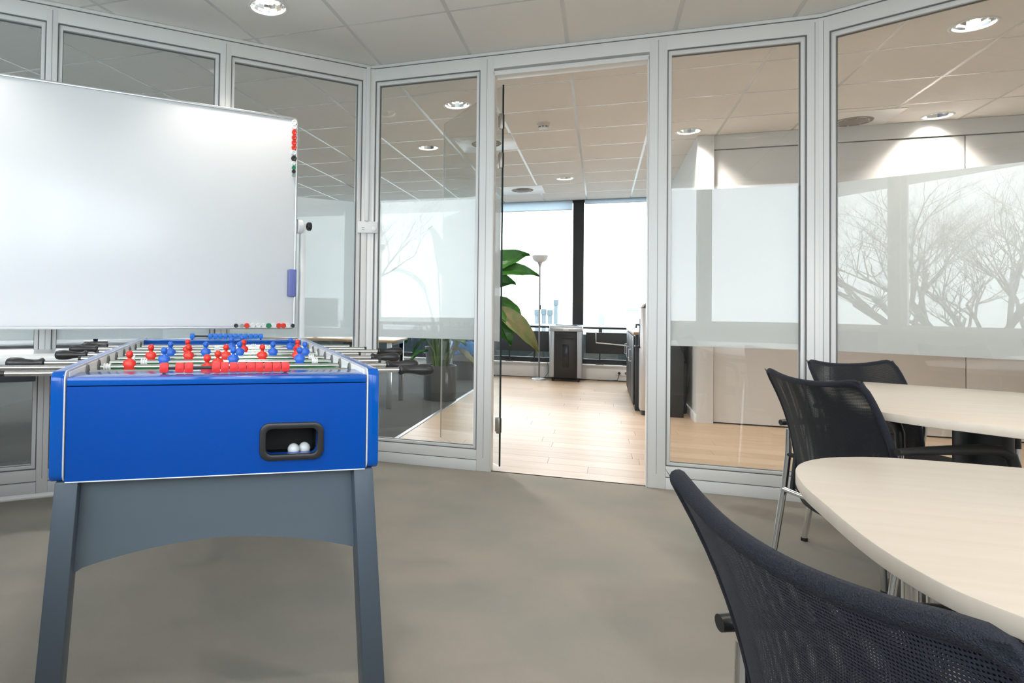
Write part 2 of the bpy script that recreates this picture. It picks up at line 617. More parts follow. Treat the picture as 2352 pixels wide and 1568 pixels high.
for i, (x, y, lab, on) in enumerate(DOWNLIGHTS):
    holes[tile_index(x, y)] = (x, y, 0.108)
HX, HY = TX / 2 - .004, TY / 2 - .004
tile_me = mesh_of('tile', G().box(-HX, HX, -HY, HY, 0, .016), M['ceiling_tile'], bevel=.003, seg=1, smooth=False)


def holed_tile(cx, cy, r, n=32):
    gg = G()
    sq = []
    ci = []
    for k in range(n):
        a = 2 * PI * (k + .5) / n
        dx, dy = math.cos(a), math.sin(a)
        tx = ((HX if dx > 0 else -HX) - cx) / dx
        ty = ((HY if dy > 0 else -HY) - cy) / dy
        t = min(tx, ty)
        sq.append((cx + dx * t, cy + dy * t))
        ci.append((cx + dx * r, cy + dy * r))
    # snap the four nearest rim points to the corners
    for qx in (-HX, HX):
        for qy in (-HY, HY):
            k = min(range(n), key=lambda j: (sq[j][0] - qx) ** 2 + (sq[j][1] - qy) ** 2)
            sq[k] = (qx, qy)
    return gg.ring_prism(sq, ci, 0, .016)


for ix in range(NX):
    for iy in range(NY):
        cx, cy = GX0 + (ix + .5) * TX, GY0 + (iy + .5) * TY
        if cx > XR or cy > FARY or cy < YN or cx < XL:
            continue
        if (ix, iy) in holes:
            hx, hy, hr = holes[(ix, iy)]
            obj('tile', holed_tile(hx - cx, hy - cy, hr), M['ceiling_tile'], ceiling, loc=(cx, cy, CEIL), smooth=False)
        else:
            obj('tile', tile_me, None, ceiling, loc=(cx, cy, CEIL))
bx = mesh_of('grid_bar', G().box(-.012, .012, GY0, GY0 + NY * TY, -.001, .03), M['grid'], smooth=False)
for ix in range(NX + 1):
    obj('grid_bar', bx, None, ceiling, loc=(GX0 + ix * TX, 0, CEIL))
by = mesh_of('grid_bar', G().box(GX0, GX0 + NX * TX, -.009, .009, -.0008, .028), M['grid'], smooth=False)
for iy in range(NY + 1):
    obj('grid_bar', by, None, ceiling, loc=(0, GY0 + iy * TY, CEIL))
# plain board left of the tiled field
obj('ceiling_board', G().box(XL, GX0 - .013, YN, FARY, 0, .016), M['ceiling_tile'], ceiling, loc=(0, 0, CEIL), smooth=False)

for i, (x, y, lab, on) in enumerate(DOWNLIGHTS):
    d = thing('downlight', lab, 'ceiling light', (x, y, CEIL), 0, 'recessed ceiling downlights')
    obj('ring', G().lathe([(.100, .012), (.102, -.004), (.112, -.007), (.121, -.003), (.121, .0)], 36, cap=False), M['white_plastic'], d)
    gg = G()
    for k in range(4):
        z0, z1 = .010 + .02 * k, .010 + .02 * (k + 1)
        gg.lathe([(.100 - .009 * k, z0), (.094 - .009 * k, z1)], 16, cap=False)
        if k < 3:
            gg.lathe([(.094 - .009 * k, z1), (.100 - .009 * (k + 1), z1)], 16, cap=False)
    gg.lathe([(.067, .090), (.001, .096)], 16, cap=False)
    obj('reflector', gg, M['reflector'], d, smooth=False)
    for sx in (-1, 1):
        obj('lamp_tube', G().tube([(sx * .022, -.05, .055), (sx * .022, .05, .055)], .009, 10), M['tube'], d)
    li = bpy.data.lights.new('downlight_glow', 'SPOT')
    li.energy = LAMP_W * on
    li.color = (1.0, 0.93, 0.85)
    li.spot_size = math.radians(112)
    li.spot_blend = 0.6
    li.shadow_soft_size = 0.12
    lo = bpy.data.objects.new('downlight_glow', li)
    COL.objects.link(lo)
    lo.parent = d
    lo.location = (0, 0, .03)

VLAB = ['round ceiling air vent in a white tile nearest the glass door', 'round ceiling air vent near the far window blind',
        'round ceiling air vent behind the right glass corner post']
for (x, y), lab in zip(VENTS, VLAB):
    v = thing('air_vent', lab, 'vent', (x, y, CEIL), 0, 'round ceiling vents')
    obj('plate', G().box(-.30, .30, -.325, .325, -.004, -.001), M['lining'], v, bevel=.001)
    obj('rim', G().lathe([(.125, -.004), (.150, -.012), (.158, -.004)], 32, cap=False), M['dusty'], v)
    obj('disc', G().lathe([(.001, -.022), (.075, -.020), (.105, -.010), (.115, -.005)], 32, cap=False), M['dusty'], v)
    for k in range(8):
        a = k * PI / 4
        obj('vane', G().box(.03, .135, -.003, .003, -.016, -.004), M['smoke'], v, rz=a)
s = thing('smoke_detector', 'small round smoke detector on the ceiling beyond the doorway', 'smoke detector', (-.522, 6.196, CEIL))
obj('base', G().lathe([(.060, 0), (.060, -.018), (.052, -.024), (.050, -.030), (.001, -.030)], 28), M['smoke'], s)
obj('sensor_cage', G().lathe([(.040, -.030), (.042, -.044), (.036, -.052), (.001, -.054)], 24), M['white_plastic'], s)
for k in range(8):
    a = k * PI / 4
    obj('slot', G().box(.0400, .0432, -.008, .008, -.042, -.034), M['dark'], s, rz=a)
o = obj('slot_diffuser', G().box(-.012, .012, -.6, .6, -.006, .0), M['dark'], loc=(1.00, 8.75, CEIL - .002), bevel=.002)
tag(o, 'narrow dark linear ceiling slot behind the right pane', 'vent')

# ------------------------------------------------------------------ glass partitions
ZG0, ZG1 = 0.145, 2.722          # glass bottom and top
ZF0, ZF1 = 0.885, 1.86           # frosted band


def partition(name, P, rz, bays, posts, length, room, label, head=True):
    """frame along local x; 'room' is the local y sign that points to the main room"""
    d = 0.045
    base = obj(name, G().box(0, length, -d, d, ZG1 + .018, CEIL - .030), M['frame'], None, loc=P, rz=rz, bevel=.003)
    struct(base)
    base['label'] = label
    base['category'] = 'wall'
    obj('shadow_trim', G().box(0, length, -d + .012, d - .012, CEIL - .032, CEIL - .002), M['gasket'], base)
    obj('ceiling_channel', G().box(0, length, room * .03 - .012, room * .03 + .012, CEIL - .022, CEIL - .0015), M['frame'], base, bevel=.002)
    for a, b in posts:
        obj('mullion', G().box(a, b, -d - .001, d + .001, 0.0, CEIL - .031), M['frame'], base, bevel=.003)
        if b - a > .05:
            mid = (a + b) / 2
            obj('mullion_groove', G().box(mid - .002, mid + .002, -d - .0025, d + .0025, .09, CEIL - .05), M['groove'], base)
    for a, b in bays:
        obj('bottom_rail', G().box(a, b, -d, d, .075, ZG0 - .004), M['frame'], base, bevel=.004)
        obj('plinth', G().box(a, b, -d - .006, d + .006, 0, .070), M['trim'], base, bevel=.003)
        obj('plinth_gap', G().box(a, b, -d + .006, d - .006, .066, .078), M['gasket'], base)
        obj('gasket', G().ring_prism([(a, ZG0 - .004), (b, ZG0 - .004), (b, ZG1 + .018), (a, ZG1 + .018)],
                                     [(a + .006, ZG0 + .002), (b - .006, ZG0 + .002), (b - .006, ZG1 + .012), (a + .006, ZG1 + .012)],
                                     room * .036 - .003, room * .036 + .003, 'y'), M['gasket'], base, smooth=False)
        obj('glazing_bead', G().ring_prism([(a, ZG0 - .004), (b, ZG0 - .004), (b, ZG1 + .018), (a, ZG1 + .018)],
                                           [(a + .026, ZG0 + .016), (b - .026, ZG0 + .016), (b - .026, ZG1 - .012), (a + .026, ZG1 - .012)],
                                           -.028, .028, 'y'), M['frame'], base, smooth=False)
        obj('gasket', G().ring_prism([(a + .025, ZG0 + .015), (b - .025, ZG0 + .015), (b - .025, ZG1 - .011), (a + .025, ZG1 - .011)],
                                     [(a + .029, ZG0 + .019), (b - .029, ZG0 + .019), (b - .029, ZG1 - .015), (a + .029, ZG1 - .015)],
                                     -.010, .010, 'y'), M['gasket'], base, smooth=False)
        p = obj('glass_pane', G().box(a + .02, b - .02, -.004, .004, ZG0 + .008, ZG1 - .004), M['glass'], base, smooth=False)
        obj('frosted_film', G().box(a + .026, b - .026, -room * .0065 - .0008, -room * .0065 + .0008, ZF0, ZF1), M['film'], p, smooth=False,
            label='frosted band across the glass')
    return base


partition('wall_left', LP, LRZ, [(.085, 1.042), (1.114, 2.06), (2.12, 3.2)],
          [(0.0, .085), (1.042, 1.114), (2.06, 2.12), (3.2, 3.28)], 3.28, 1,
          'left glazed office partition behind the whiteboard with grey frames')
partition('wall_back', Vector((LP.x, WY, 0)), 0, [(.048, .812), (1.990, 2.742)],
          [(0.0, .048), (.812, .905), (1.885, 1.990), (2.742, 2.82)], 2.82, -1,
          'middle glazed office partition with the open doorway')
wr = partition('wall_right', RP, RRZ, [(.055, 1.75), (1.83, 3.5)], [(0.0, .055), (1.75, 1.83), (3.5, 3.57)], 3.57, -1,
               'right glazed office partition behind the maple tables')
# corner posts where the partitions meet
o = struct(obj('trim_1', G().cyl((0, 0, 0), (0, 0, CEIL - .03), .062, 24), M['frame'], loc=(LP.x, WY + .004, 0)))
tag(o, 'grey post in the corner of left and middle partitions', 'post', kind='structure')
o = struct(obj('trim_2', G().cyl((0, 0, 0), (0, 0, CEIL - .03), .058, 24), M['frame'], loc=(RP.x + .01, WY + .004, 0)))
tag(o, 'grey post in the corner of middle and right partitions', 'post', kind='structure')

# door: frame and open leaf
door = struct(thing('door_1', 'frameless glass door leaf standing open behind the partition', 'door', (-.700, WY, 0), kind='structure'))
obj('door_frame', G().box(.0025, .008, -.05, .05, 0, 2.71).box(.975, .981, -.05, .05, 0, 2.71).box(.0025, .981, -.05, .05, 2.690, 2.72), M['frame'], door, bevel=.002, label='light grey door frame')
ANG = math.atan2(.83, -.62)
leaf = obj('leaf', G().box(0, 1.02, -.005, .005, .02, 2.655), M['door_glass'], door, loc=(.052, .055, 0), rz=ANG, smooth=False, label='clear glass leaf with frosted band')
obj('frosted_film', G().box(.004, 1.016, .0062, .0078, ZF0 - .01, ZF1), M['film'], leaf, smooth=False)
obj('edge', G().box(-.004, .002, -.0055, .0055, .02, 2.655), M['hedge'], leaf, smooth=False, label='dark polished glass edge')
obj('edge', G().box(1.018, 1.021, -.0055, .0055, .02, 2.655), M['alu'], leaf, smooth=False)
for z in (2.40, 2.13, .30):
    h = obj('hinge', G().box(-.024, .0, -.012, .012, z - .055, z + .055), M['hinge'], door, loc=(.052, .053, 0), bevel=.003)
    obj('hinge', G().box(-.002, .05, -.013, .013, z - .05, z + .05), M['hinge'], leaf, bevel=.003)
obj('handle', G().tube([(.97, -.006, .98), (.97, -.045, .98), (.85, -.045, .98)], .009, 10).tube([(.97, .006, .98), (.97, .045, .98), (.85, .045, .98)], .009, 10), M['alu'], leaf)

# thermostat and cable trunk on the corner post
t = thing('thermostat', 'white thermostat box on the left corner post', 'thermostat', (-1.600, WY - .055, 1.675), .42)
obj('body', G().box(-.072, .072, -.030, 0, -.042, .042), M['white_plastic'], t, bevel=.004)
obj('dial', G().lathe([(.018, 0), (.018, .008), (.015, .010), (.001, .010)], 24), M['white_plastic'], t, loc=(.047, -.030, -.012)).rotation_euler = (PI / 2, 0, 0)
for z in (-.004, -.016):
    obj('mark', G().box(-.042, -.022, -.0315, -.0295, z - .002, z + .002), M['gasket'], t)
o = obj('cable_trunk', G().box(-.014, .014, -.014, .014, 1.72, CEIL - .024), M['white_plastic'], loc=(-1.600, WY - .074, 0), rz=.42, bevel=.003)
tag(o, 'slim white cable trunk running from thermostat to ceiling', 'cable trunk')

# ------------------------------------------------------------------ outer shell: window walls, closet wall
def window_wall(name, P, Q, sill, panes, label, wname0, frame_m, head=CEIL, parapet=True, inner=1):
    P, Q = Vector((*P, 0)), Vector((*Q, 0))
    D = Q - P
    Ln = D.length
    rz = math.atan2(D.y, D.x)
    w = struct(obj(name, G().box(0, Ln, -.12, .06, -.03, sill), M['wall'], loc=P, rz=rz, smooth=False))
    w['label'] = label
    w['category'] = 'wall'
    obj('header', G().box(0, Ln, -.12, .06, head - .02, CEIL + .25), M['wall'], w, smooth=False)
    obj('sill_board', G().box(0, Ln, -.12, .16 * inner if inner > 0 else .06, sill, sill + .025), M['trim'], w, bevel=.004)
    n = panes
    for i in range(n + 1):
        x = Ln * i / n
        obj('mullion', G().box(max(0, x - .04), min(Ln, x + .04), -.10, .04, sill + .025, head - .02), frame_m, w, smooth=False)
    for i in range(n):
        a, b = Ln * i / n + .04, Ln * (i + 1) / n - .04
        wo = struct(obj('window_%d' % (wname0 + i), G().ring_prism([(a, sill + .025), (b, sill + .025), (b, head - .02), (a, head - .02)],
                                                                [(a + .05, sill + .075), (b - .05, sill + .075), (b - .05, head - .05), (a + .05, head - .05)], -.05, .0, 'y'),
                        frame_m, loc=P, rz=rz, smooth=False))
        wo['label'] = 'window %s of the %s' % (('with the narrow frame', 'beside the wide mullion', 'next to the corner', 'at the end')[i % 4], label)
        wo['category'] = 'window'
        obj('glass_pane', G().box(a + .04, b - .04, -.028, -.022, sill + .065, head - .04), M['window_glass'], wo, smooth=False)
    c = (P + Q) / 2
    nrm = Vector((-D.y, D.x, 0)).normalized()
    portal((c.x - nrm.x * .16, c.y - nrm.y * .16, (sill + head) / 2), nrm, Ln, head - sill)
    return w


# behind the camera: three window facets (inner side is local +y when going from right to left... so start at the left end)
window_wall('wall_front', A_, B_, .90, 2, 'window wall behind the football table', 5, M['frame'])
window_wall('wall_front.001', B_, C_, .90, 2, 'window wall behind the camera', 7, M['frame'])
window_wall('wall_front.002', C_, D_, .90, 2, 'window wall behind the maple tables', 9, M['frame'])
# far windows, inner side faces the camera
w = struct(obj('wall_far', G().box(XL, .95, FARY - .02, FARY + .25, -.03, .20).box(XL, .95, FARY, FARY + .2, CEIL - .004, CEIL + .3), M['wall'], smooth=False))
tag(w, 'low white plinth wall under the far windows', 'wall', kind='structure')
obj('ledge', G().box(XL, .95, FARY - .14, FARY - .018, .0, .225), M['trim'], w, bevel=.005)
obj('sill_board', G().box(XL, .95, FARY - .17, FARY - .02, .225, .245), M['wall'], w, bevel=.004)
obj('shadow_gap', G().box(XL, .90, FARY - .143, FARY - .139, .0, .012), M['dark'], w)
MUL = [-8.5, -6.4, -4.3, -2.2, -.342, .95]
for x in MUL:
    obj('mullion', G().box(x - .083, x + .083, FARY - .06, FARY + .14, .20, CEIL), M['black'], w, bevel=.006, label='black window mullion')
for i in range(len(MUL) - 1):
    a, b = MUL[i] + .083, MUL[i + 1] - .083
    wo = struct(obj('window_%d' % (11 + i), G().box(a, b, FARY - .03, FARY + .05, .245, .32).box(a, b, FARY - .02, FARY + .05, .80, .83).box(a, b, FARY - .03, FARY + .05, CEIL - .03, CEIL), M['black'], smooth=False))
    wo['label'] = 'full-height far window %s' % ('behind the left office area, first bay from the corner', 'behind the left office area, second bay',
                                                 'behind the left office area, third bay', 'between plant and black mullion', 'right of the black mullion')[i]
    wo['category'] = 'window'
    obj('glass_pane', G().box(a, b, FARY - .004, FARY + .004, .32, CEIL - .03), M['window_glass'], wo, smooth=False)
    dz = (.10, .10, .10, .145, .06)[i]
    bl = thing('roller_blind', 'pale blue roller blind %s' % ('over the first far bay', 'over the second far bay', 'over the third far bay',
               'at the top of the window above the floor lamp', 'at the top of the window right of the black mullion')[i], 'blind', (0, 0, 0), 0, 'roller blinds of the far windows')
    obj('fabric', G().box(a + .01, b - .01, FARY - .075, FARY - .072, CEIL - dz, CEIL - .002), M['blind'], bl, smooth=False)
    obj('bottom_bar', G().box(a + .01, b - .01, FARY - .079, FARY - .068, CEIL - dz - .012, CEIL - dz), M['alu'], bl)
portal(((XL + .95) / 2, FARY + .3, 1.55), (0, -1, 0), .95 - XL, 2.6)
# far left window wall of the open office
window_wall('wall_left.001', (XL, YN), (XL, FARY), .90, 5, 'window wall of the open office at the far left', 16, M['frame'], inner=-1)
# plain walls closing the plan
for nm, a, b, lab in (('wall_side', (A_[0] - .05, YN), (A_[0] - .05, A_[1]), 'plain white wall closing the open office'),
                      ('wall_side.001', (XR + .05, D_[1]), (XR + .05, 7.3), 'plain white wall at the right end of the room')):
    g = G().box(min(a[0], b[0]) - .05, max(a[0], b[0]) + .05, a[1], b[1], -.03, CEIL + .2)
    o = struct(obj(nm, g, M['wall'], smooth=False))
    tag(o, lab, 'wall', kind='structure')
o = struct(obj('wall_side.002', G().box(XL, A_[0], YN - .1, YN, -.03, CEIL + .2), M['wall'], smooth=False))
tag(o, 'plain white end wall of the open office', 'wall', kind='structure')

# white closet wall on the right beyond the glass
cw = struct(obj('wall_closet', G().box(.905, XR + .05, 7.14, 7.24, -.03, CEIL + .2), M['wall'], smooth=False))
tag(cw, 'white closet wall with tall laminate panels under a header', 'wall', kind='structure')
obj('header', G().box(1.00, XR, 7.085, 7.14, 2.715, CEIL - .002), M['wall'], cw, bevel=.002)
obj('pillar', G().box(.905, 1.055, 7.06, 7.14, 0, CEIL - .002), M['wall'], cw, bevel=.003)
px = 1.062
for wd in (2.005, 1.30):
    obj('panel', G().box(px, px + wd, 7.10, 7.139, .014, 2.705), M['panel'], cw, bevel=.002, label='tall white laminate panel')
    px += wd + .008
obj('shadow_gap', G().box(1.055, XR, 7.12, 7.141, 0, .014), M['dark'], cw)  # solid dark strip standing in for the shadow line under the panels
obj('shadow_gap', G().box(1.0550, 1.0620, 7.12, 7.141, 0, 2.71), M['dark'], cw)
obj('return_wall', G().box(.905, .965, 7.24, FARY, -.03, CEIL + .2), M['wall'], cw, smooth=False)
b = struct(obj('baseboard_right', G().box(.888, .905, 7.24, FARY - .14, 0, .09), M['trim'], bevel=.004))
tag(b, 'white baseboard of the side wall behind the counter', 'baseboard', kind='structure')
b = struct(obj('baseboard_right.001', G().box(.885, .906, 7.06, 7.24, 0, .09), M['trim'], bevel=.004))
tag(b, 'white baseboard end at the closet pillar', 'baseboard', kind='structure')

# ------------------------------------------------------------------ outside
o = struct(obj('ground', G().box(-300, 300, -300, 300, -12.5, -12.0), M['ground'], smooth=False))
tag(o, 'pale ground far below the windows', 'ground', kind='structure')
pr = thing('parapet', 'dark green parapet outside the far windows', 'parapet', (0, 0, 0), kind='structure')
obj('parapet_wall', G().box(XL, 3, 12.1, 12.25, -3, .66), M['hedge'], pr, smooth=False)
obj('rail', G().box(XL, 3, 12.08, 12.27, .79, .83), M['white_lam'], pr, bevel=.01)
for i in range(14):
    obj('post', G().box(-.03, .03, 0, .06, -.2, .8), M['dark'], pr, loc=(XL + .3 + i * .83, 12.15, 0))


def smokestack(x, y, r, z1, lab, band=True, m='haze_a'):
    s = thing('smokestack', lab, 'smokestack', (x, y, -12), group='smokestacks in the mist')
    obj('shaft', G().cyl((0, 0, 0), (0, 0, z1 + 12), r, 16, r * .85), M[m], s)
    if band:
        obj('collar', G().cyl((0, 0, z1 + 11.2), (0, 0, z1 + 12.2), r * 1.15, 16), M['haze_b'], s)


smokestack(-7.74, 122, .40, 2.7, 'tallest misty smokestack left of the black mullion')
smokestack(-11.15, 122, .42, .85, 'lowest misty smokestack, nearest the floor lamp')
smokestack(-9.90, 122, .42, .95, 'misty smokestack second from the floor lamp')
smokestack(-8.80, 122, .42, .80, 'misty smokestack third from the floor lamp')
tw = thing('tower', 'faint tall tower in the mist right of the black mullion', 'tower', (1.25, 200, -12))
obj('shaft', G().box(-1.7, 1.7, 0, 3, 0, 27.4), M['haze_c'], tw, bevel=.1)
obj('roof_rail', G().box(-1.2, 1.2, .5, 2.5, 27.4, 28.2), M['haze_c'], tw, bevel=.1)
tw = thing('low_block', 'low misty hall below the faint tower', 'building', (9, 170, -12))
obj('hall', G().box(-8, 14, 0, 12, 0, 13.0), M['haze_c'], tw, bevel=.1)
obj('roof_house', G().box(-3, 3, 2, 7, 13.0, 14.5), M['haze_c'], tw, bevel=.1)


def bare_tree(name, lab, base, height, seed, depth=5, lift=0.0):
    rnd = random.Random(seed)
    g = G()

    def grow(p, d, ln, r, lv):
        pts = [p]
        q = Vector(p)
        dd = Vector(d)
        for i in range(4):
            dd = (dd + Vector((rnd.uniform(-.22, .22), rnd.uniform(-.22, .22), rnd.uniform(-.10, .16)))).normalized()
            q = q + dd * ln / 4
            pts.append(tuple(q))
        rr = [r * (1 - .12 * i) for i in range(5)]
        g.tube(pts, rr, 6 if lv < 3 else 4, caps=False)
        if lv >= depth:
            return
        for k in range(4 if lv < 4 else 3):
            a = rnd.uniform(0, 2 * PI)
            sp = rnd.uniform(.5, 1.0)
            side = Vector((math.cos(a), math.sin(a), rnd.uniform(-.1, .4)))
            j = rnd.choice((2, 3, 4))
            grow(pts[j], (dd + side * sp).normalized(), ln * rnd.uniform(.62, .80), rr[j] * .68, lv + 1)
    t = thing(name, lab, 'tree', base)
    g.tube([(0, 0, 0), (.05, .02, lift + height * .3)], [.26, .19], 10, caps=False)
    obj('trunk', g, M['bark'], t)
    g = G()
    for k in range(6):
        a = k * PI / 3 + rnd.uniform(-.3, .3)
        grow((.05, .02, lift + height * .3 - rnd.uniform(0, .9)), (math.cos(a), math.sin(a), rnd.uniform(.5, 1.2)), height * .20, .15, 1)
    o = obj('branches', g, M['bark'], t)
    o['kind'] = 'stuff'
    return t


bare_tree('bare_tree', 'leafless winter tree reflected in the right glass partition', (-9.4, -12.3, -12.0), 13.5, 11, 6, 7.6)

# ------------------------------------------------------------------ table football
TT = Vector((-.930, 1.461, 0))
TRZ = .5682
ft = thing('football_table', 'blue table football cabinet on slate grey legs in front of the whiteboard', 'football table', TT, TRZ)
TL = 1.72
ZT, ZB = .930, .656
side_poly = rrect(0, TL, ZB, ZT, .022, 5)
for sx in (-1, 1):
    x0, x1 = (-.418, -.386) if sx < 0 else (.386, .418)
    obj('side_panel', G().prism(side_poly, x0, x1, 'x'), M['blue_side'], ft, bevel=.004, label='blue cabinet side')
    obj('side_lining', G().box(min(sx * .3855, sx * .3805), max(sx * .3855, sx * .3805), .034, TL - .034, .815, ZT - .004), M['white_lam'], ft, bevel=.001, label='white inner lining')
    obj('edge_trim', G().prism(rrect(-.0035, TL + .0035, ZB - .001, ZT + .002, .024, 5), min(sx * .3826, sx * .3865), max(sx * .3826, sx * .3865), 'x'), M['edging'], ft, bevel=.001, label='thin white edging')
# end panels with the ball return opening
op = rrect(.110, .247, .706, .774, .016, 5)
fr = rrect(.093, .264, .690, .790, .026, 5)
px0, px1, pz0, pz1 = -.3805, .3805, ZB + .001, .8925


def rect_like(poly, cx, cz, x0, x1, z0, z1):
    out = []
    for a, b in poly:
        dx, dz = a - cx, b - cz
        t = min(((x1 if dx > 0 else x0) - cx) / dx if abs(dx) > 1e-9 else 9e9, ((z1 if dz > 0 else z0) - cz) / dz if abs(dz) > 1e-9 else 9e9)
        out.append([cx + dx * t, cz + dz * t])
    for qx in (x0, x1):
        for qz in (z0, z1):
            k = min(range(len(out)), key=lambda j: (out[j][0] - qx) ** 2 + (out[j][1] - qz) ** 2)
            out[k] = [qx, qz]
    return [tuple(q) for q in out]


obj('end_panel', G().ring_prism(rect_like(op, .1785, .740, px0, px1, pz0, pz1), op, 0.0, .022, 'y'), M['blue'], ft, smooth=False, label='bright blue end panel')
obj('top_board', G().box(px0, px1, -.0015, .150, .8945, .915), M['blue_side'], ft, bevel=.0025, label='blue end ledge')
obj('end_trim', G().box(px0, px1, -.0015, .020, ZB - .001, ZB + .0018), M['white_lam'], ft, bevel=.001)
cup = obj('ball_return', G().ring_prism(fr, op, -.010, .004, 'y'), M['black_plastic'], ft, bevel=.003, label='black ball return frame')
obj('cup_box', G().box(.105, .252, .021, .12, .690, .693).box(.105, .252, .117, .12, .693, .778).box(.105, .108, .021, .117, .693, .778)
    .box(.249, .252, .021, .117, .693, .778).box(.105, .252, .021, .12, .778, .781), M['deep'], cup, smooth=False)
obj('end_panel', G().box(px0, px1, TL - .022, TL, ZB, .915), M['blue'], ft, bevel=.002)
obj('goal_wall', G().box(px0, px1, TL - .16, TL - .15, .815, .915), M['blue'], ft)
obj('top_board', G().box(px0, px1, TL - .16, TL, .9155, .926), M['blue_side'], ft, bevel=.002)
obj('goal_wall', G().box(px0, px1, .138, .148, .815, .894), M['white_lam'], ft)
obj('cabinet_floor', G().box(px0, px1, .02, TL - .02, ZB + .006, ZB + .02), M['slate'], ft)
field = obj('playing_field', G().box(px0, px1, .148, TL - .16, .800, .815), M['green'], ft, label='green playing field')
gl = G().box(px0 + .02, px1 - .02, TL / 2 - .003, TL / 2 + .003, .8152, .8156)
gl.ring_prism([(.11 * math.cos(a * PI / 16), TL / 2 + .11 * math.sin(a * PI / 16)) for a in range(32)],
              [(.105 * math.cos(a * PI / 16), TL / 2 + .105 * math.sin(a * PI / 16)) for a in range(32)], .8152, .8156)
for y0, y1 in ((.16, .40), (TL - .40, TL - .17)):
    gl.ring_prism([(-.2, y0), (.2, y0), (.2, y1), (-.2, y1)], [(-.194, y0 + .006), (.194, y0 + .006), (.194, y1 - .006), (-.194, y1 - .006)], .8152, .8156)
obj('field_line', gl, M['white_lam'], field, smooth=False)
# legs and aprons
for sy in (0, 1):
    for sx in (-1, 1):
        y0, y1 = (.004, .075) if sy == 0 else (TL - .075, TL - .004)
        gg = G()
        top = [(sx * .350, y0), (sx * .404, y0), (sx * .404, y1), (sx * .350, y1)]
        bot = [(sx * .388, y0 - (.012 if sy == 0 else -.012)), (sx * .448, y0 - (.012 if sy == 0 else -.012)), (sx * .448, y1), (sx * .388, y1)]
        gg.add([(a, b, 0.012) for a, b in bot] + [(a, b, ZB) for a, b in top],
               [(0, 1, 2, 3), (4, 5, 6, 7), (0, 1, 5, 4), (1, 2, 6, 5), (2, 3, 7, 6), (3, 0, 4, 7)])
        lg = obj('leg', gg, M['slate_dark'], ft, bevel=.003)
        obj('foot', G().cyl((sx * .418, (y0 + y1) / 2, 0), (sx * .418, (y0 + y1) / 2, .014), .022, 16), M['black_plastic'], lg)
    pts = [(-.366, ZB), (-.388, .415), (-.36, .415)]
    for i in range(21):
        u = i / 20
        x = -.345 + u * .70
        pts.append((x, .425 + .052 * math.sin(PI * u) ** .9 + .004 * u))
    pts += [(.368, .428), (.388, .428), (.366, ZB)]
    ya = .050 if sy == 0 else TL - .066
    obj('apron', G().prism(pts, ya, ya + .016, 'y'), M['slate'], ft, smooth=False, label='slate apron with arched lower edge')

# rods
RODS = [  # y, colour, left end, right end, handle side, player x
    (.24, 'red', -.595, .545, 1, [-.05]),
    (.41, 'red', -.74, .545, 1, [-.29, -.021]),
    (.575, 'blue', -.58, .555, -1, [-.201, .03, .262]),
    (.74, 'red', -.50, .567, 1, [-.261, -.129, .005, .139, .271]),
    (.92, 'blue', -.515, .552, -1, [-.207, -.073, .059, .192, .323]),
    (1.08, 'red', -.50, .675, 1, [-.151, .08, .31]),
    (1.255, 'blue', -.538, .650, -1, [.031, .297]),
    (1.43, 'blue', -.525, .611, -1, [.083]),
]
ZR = .903
hand_prof = [(.012, 0), (.0165, .004), (.0165, .010), (.0125, .018), (.0115, .034), (.0135, .055), (.0175, .070), (.0185, .085), (.0180, .102), (.014, .112), (.006, .116), (.0005, .1165)]


def lathe_x(prof, n, sgn):
    g = G().lathe(prof, n)
    g.v = [(sgn * z, x, y) for x, y, z in g.v]
    return g


HAND = {s: mesh_of('handle', lathe_x(hand_prof, 8, s), M['black_plastic'], smooth=True, angle=50) for s in (-1, 1)}
BEAR = {s: mesh_of('bearing', lathe_x([(.0085, 0), (.0085, .006), (.019, .004), (.021, 0)], 24, s), M['gasket']) for s in (-1, 1)}


def player_geo():
    g = G()
    secs = [(-.070, .0120, .008), (-.052, .0120, .0095), (-.048, .0090, .007), (-.024, .0125, .0085), (-.012, .0185, .0105), (.0, .0205, .0125), (.008, .0205, .012),
            (.0150, .0185, .0105), (.0205, .0130, .0085), (.0232, .0064, .0062), (.0270, .0058, .0060), (.0292, .0085, .0085), (.0335, .0108, .0112), (.0395, .0112, .0118), (.0450, .0095, .0100), (.0485, .0055, .0055), (.0495, .0004, .0004)]
    n = 14
    vs = []
    for z, a, b in secs:
        for k in range(n):
            t = 2 * PI * k / n
            vs.append((a * math.cos(t), b * math.sin(t), z))
    fs = [(i * n + k, i * n + (k + 1) % n, (i + 1) * n + (k + 1) % n, (i + 1) * n + k) for i in range(len(secs) - 1) for k in range(n)]
    fs.append(tuple(range(n - 1, -1, -1)))
    g.add(vs, fs)
    g.box(-.010, .010, -.017, .017, -.086, -.064)      # the foot block
    return g


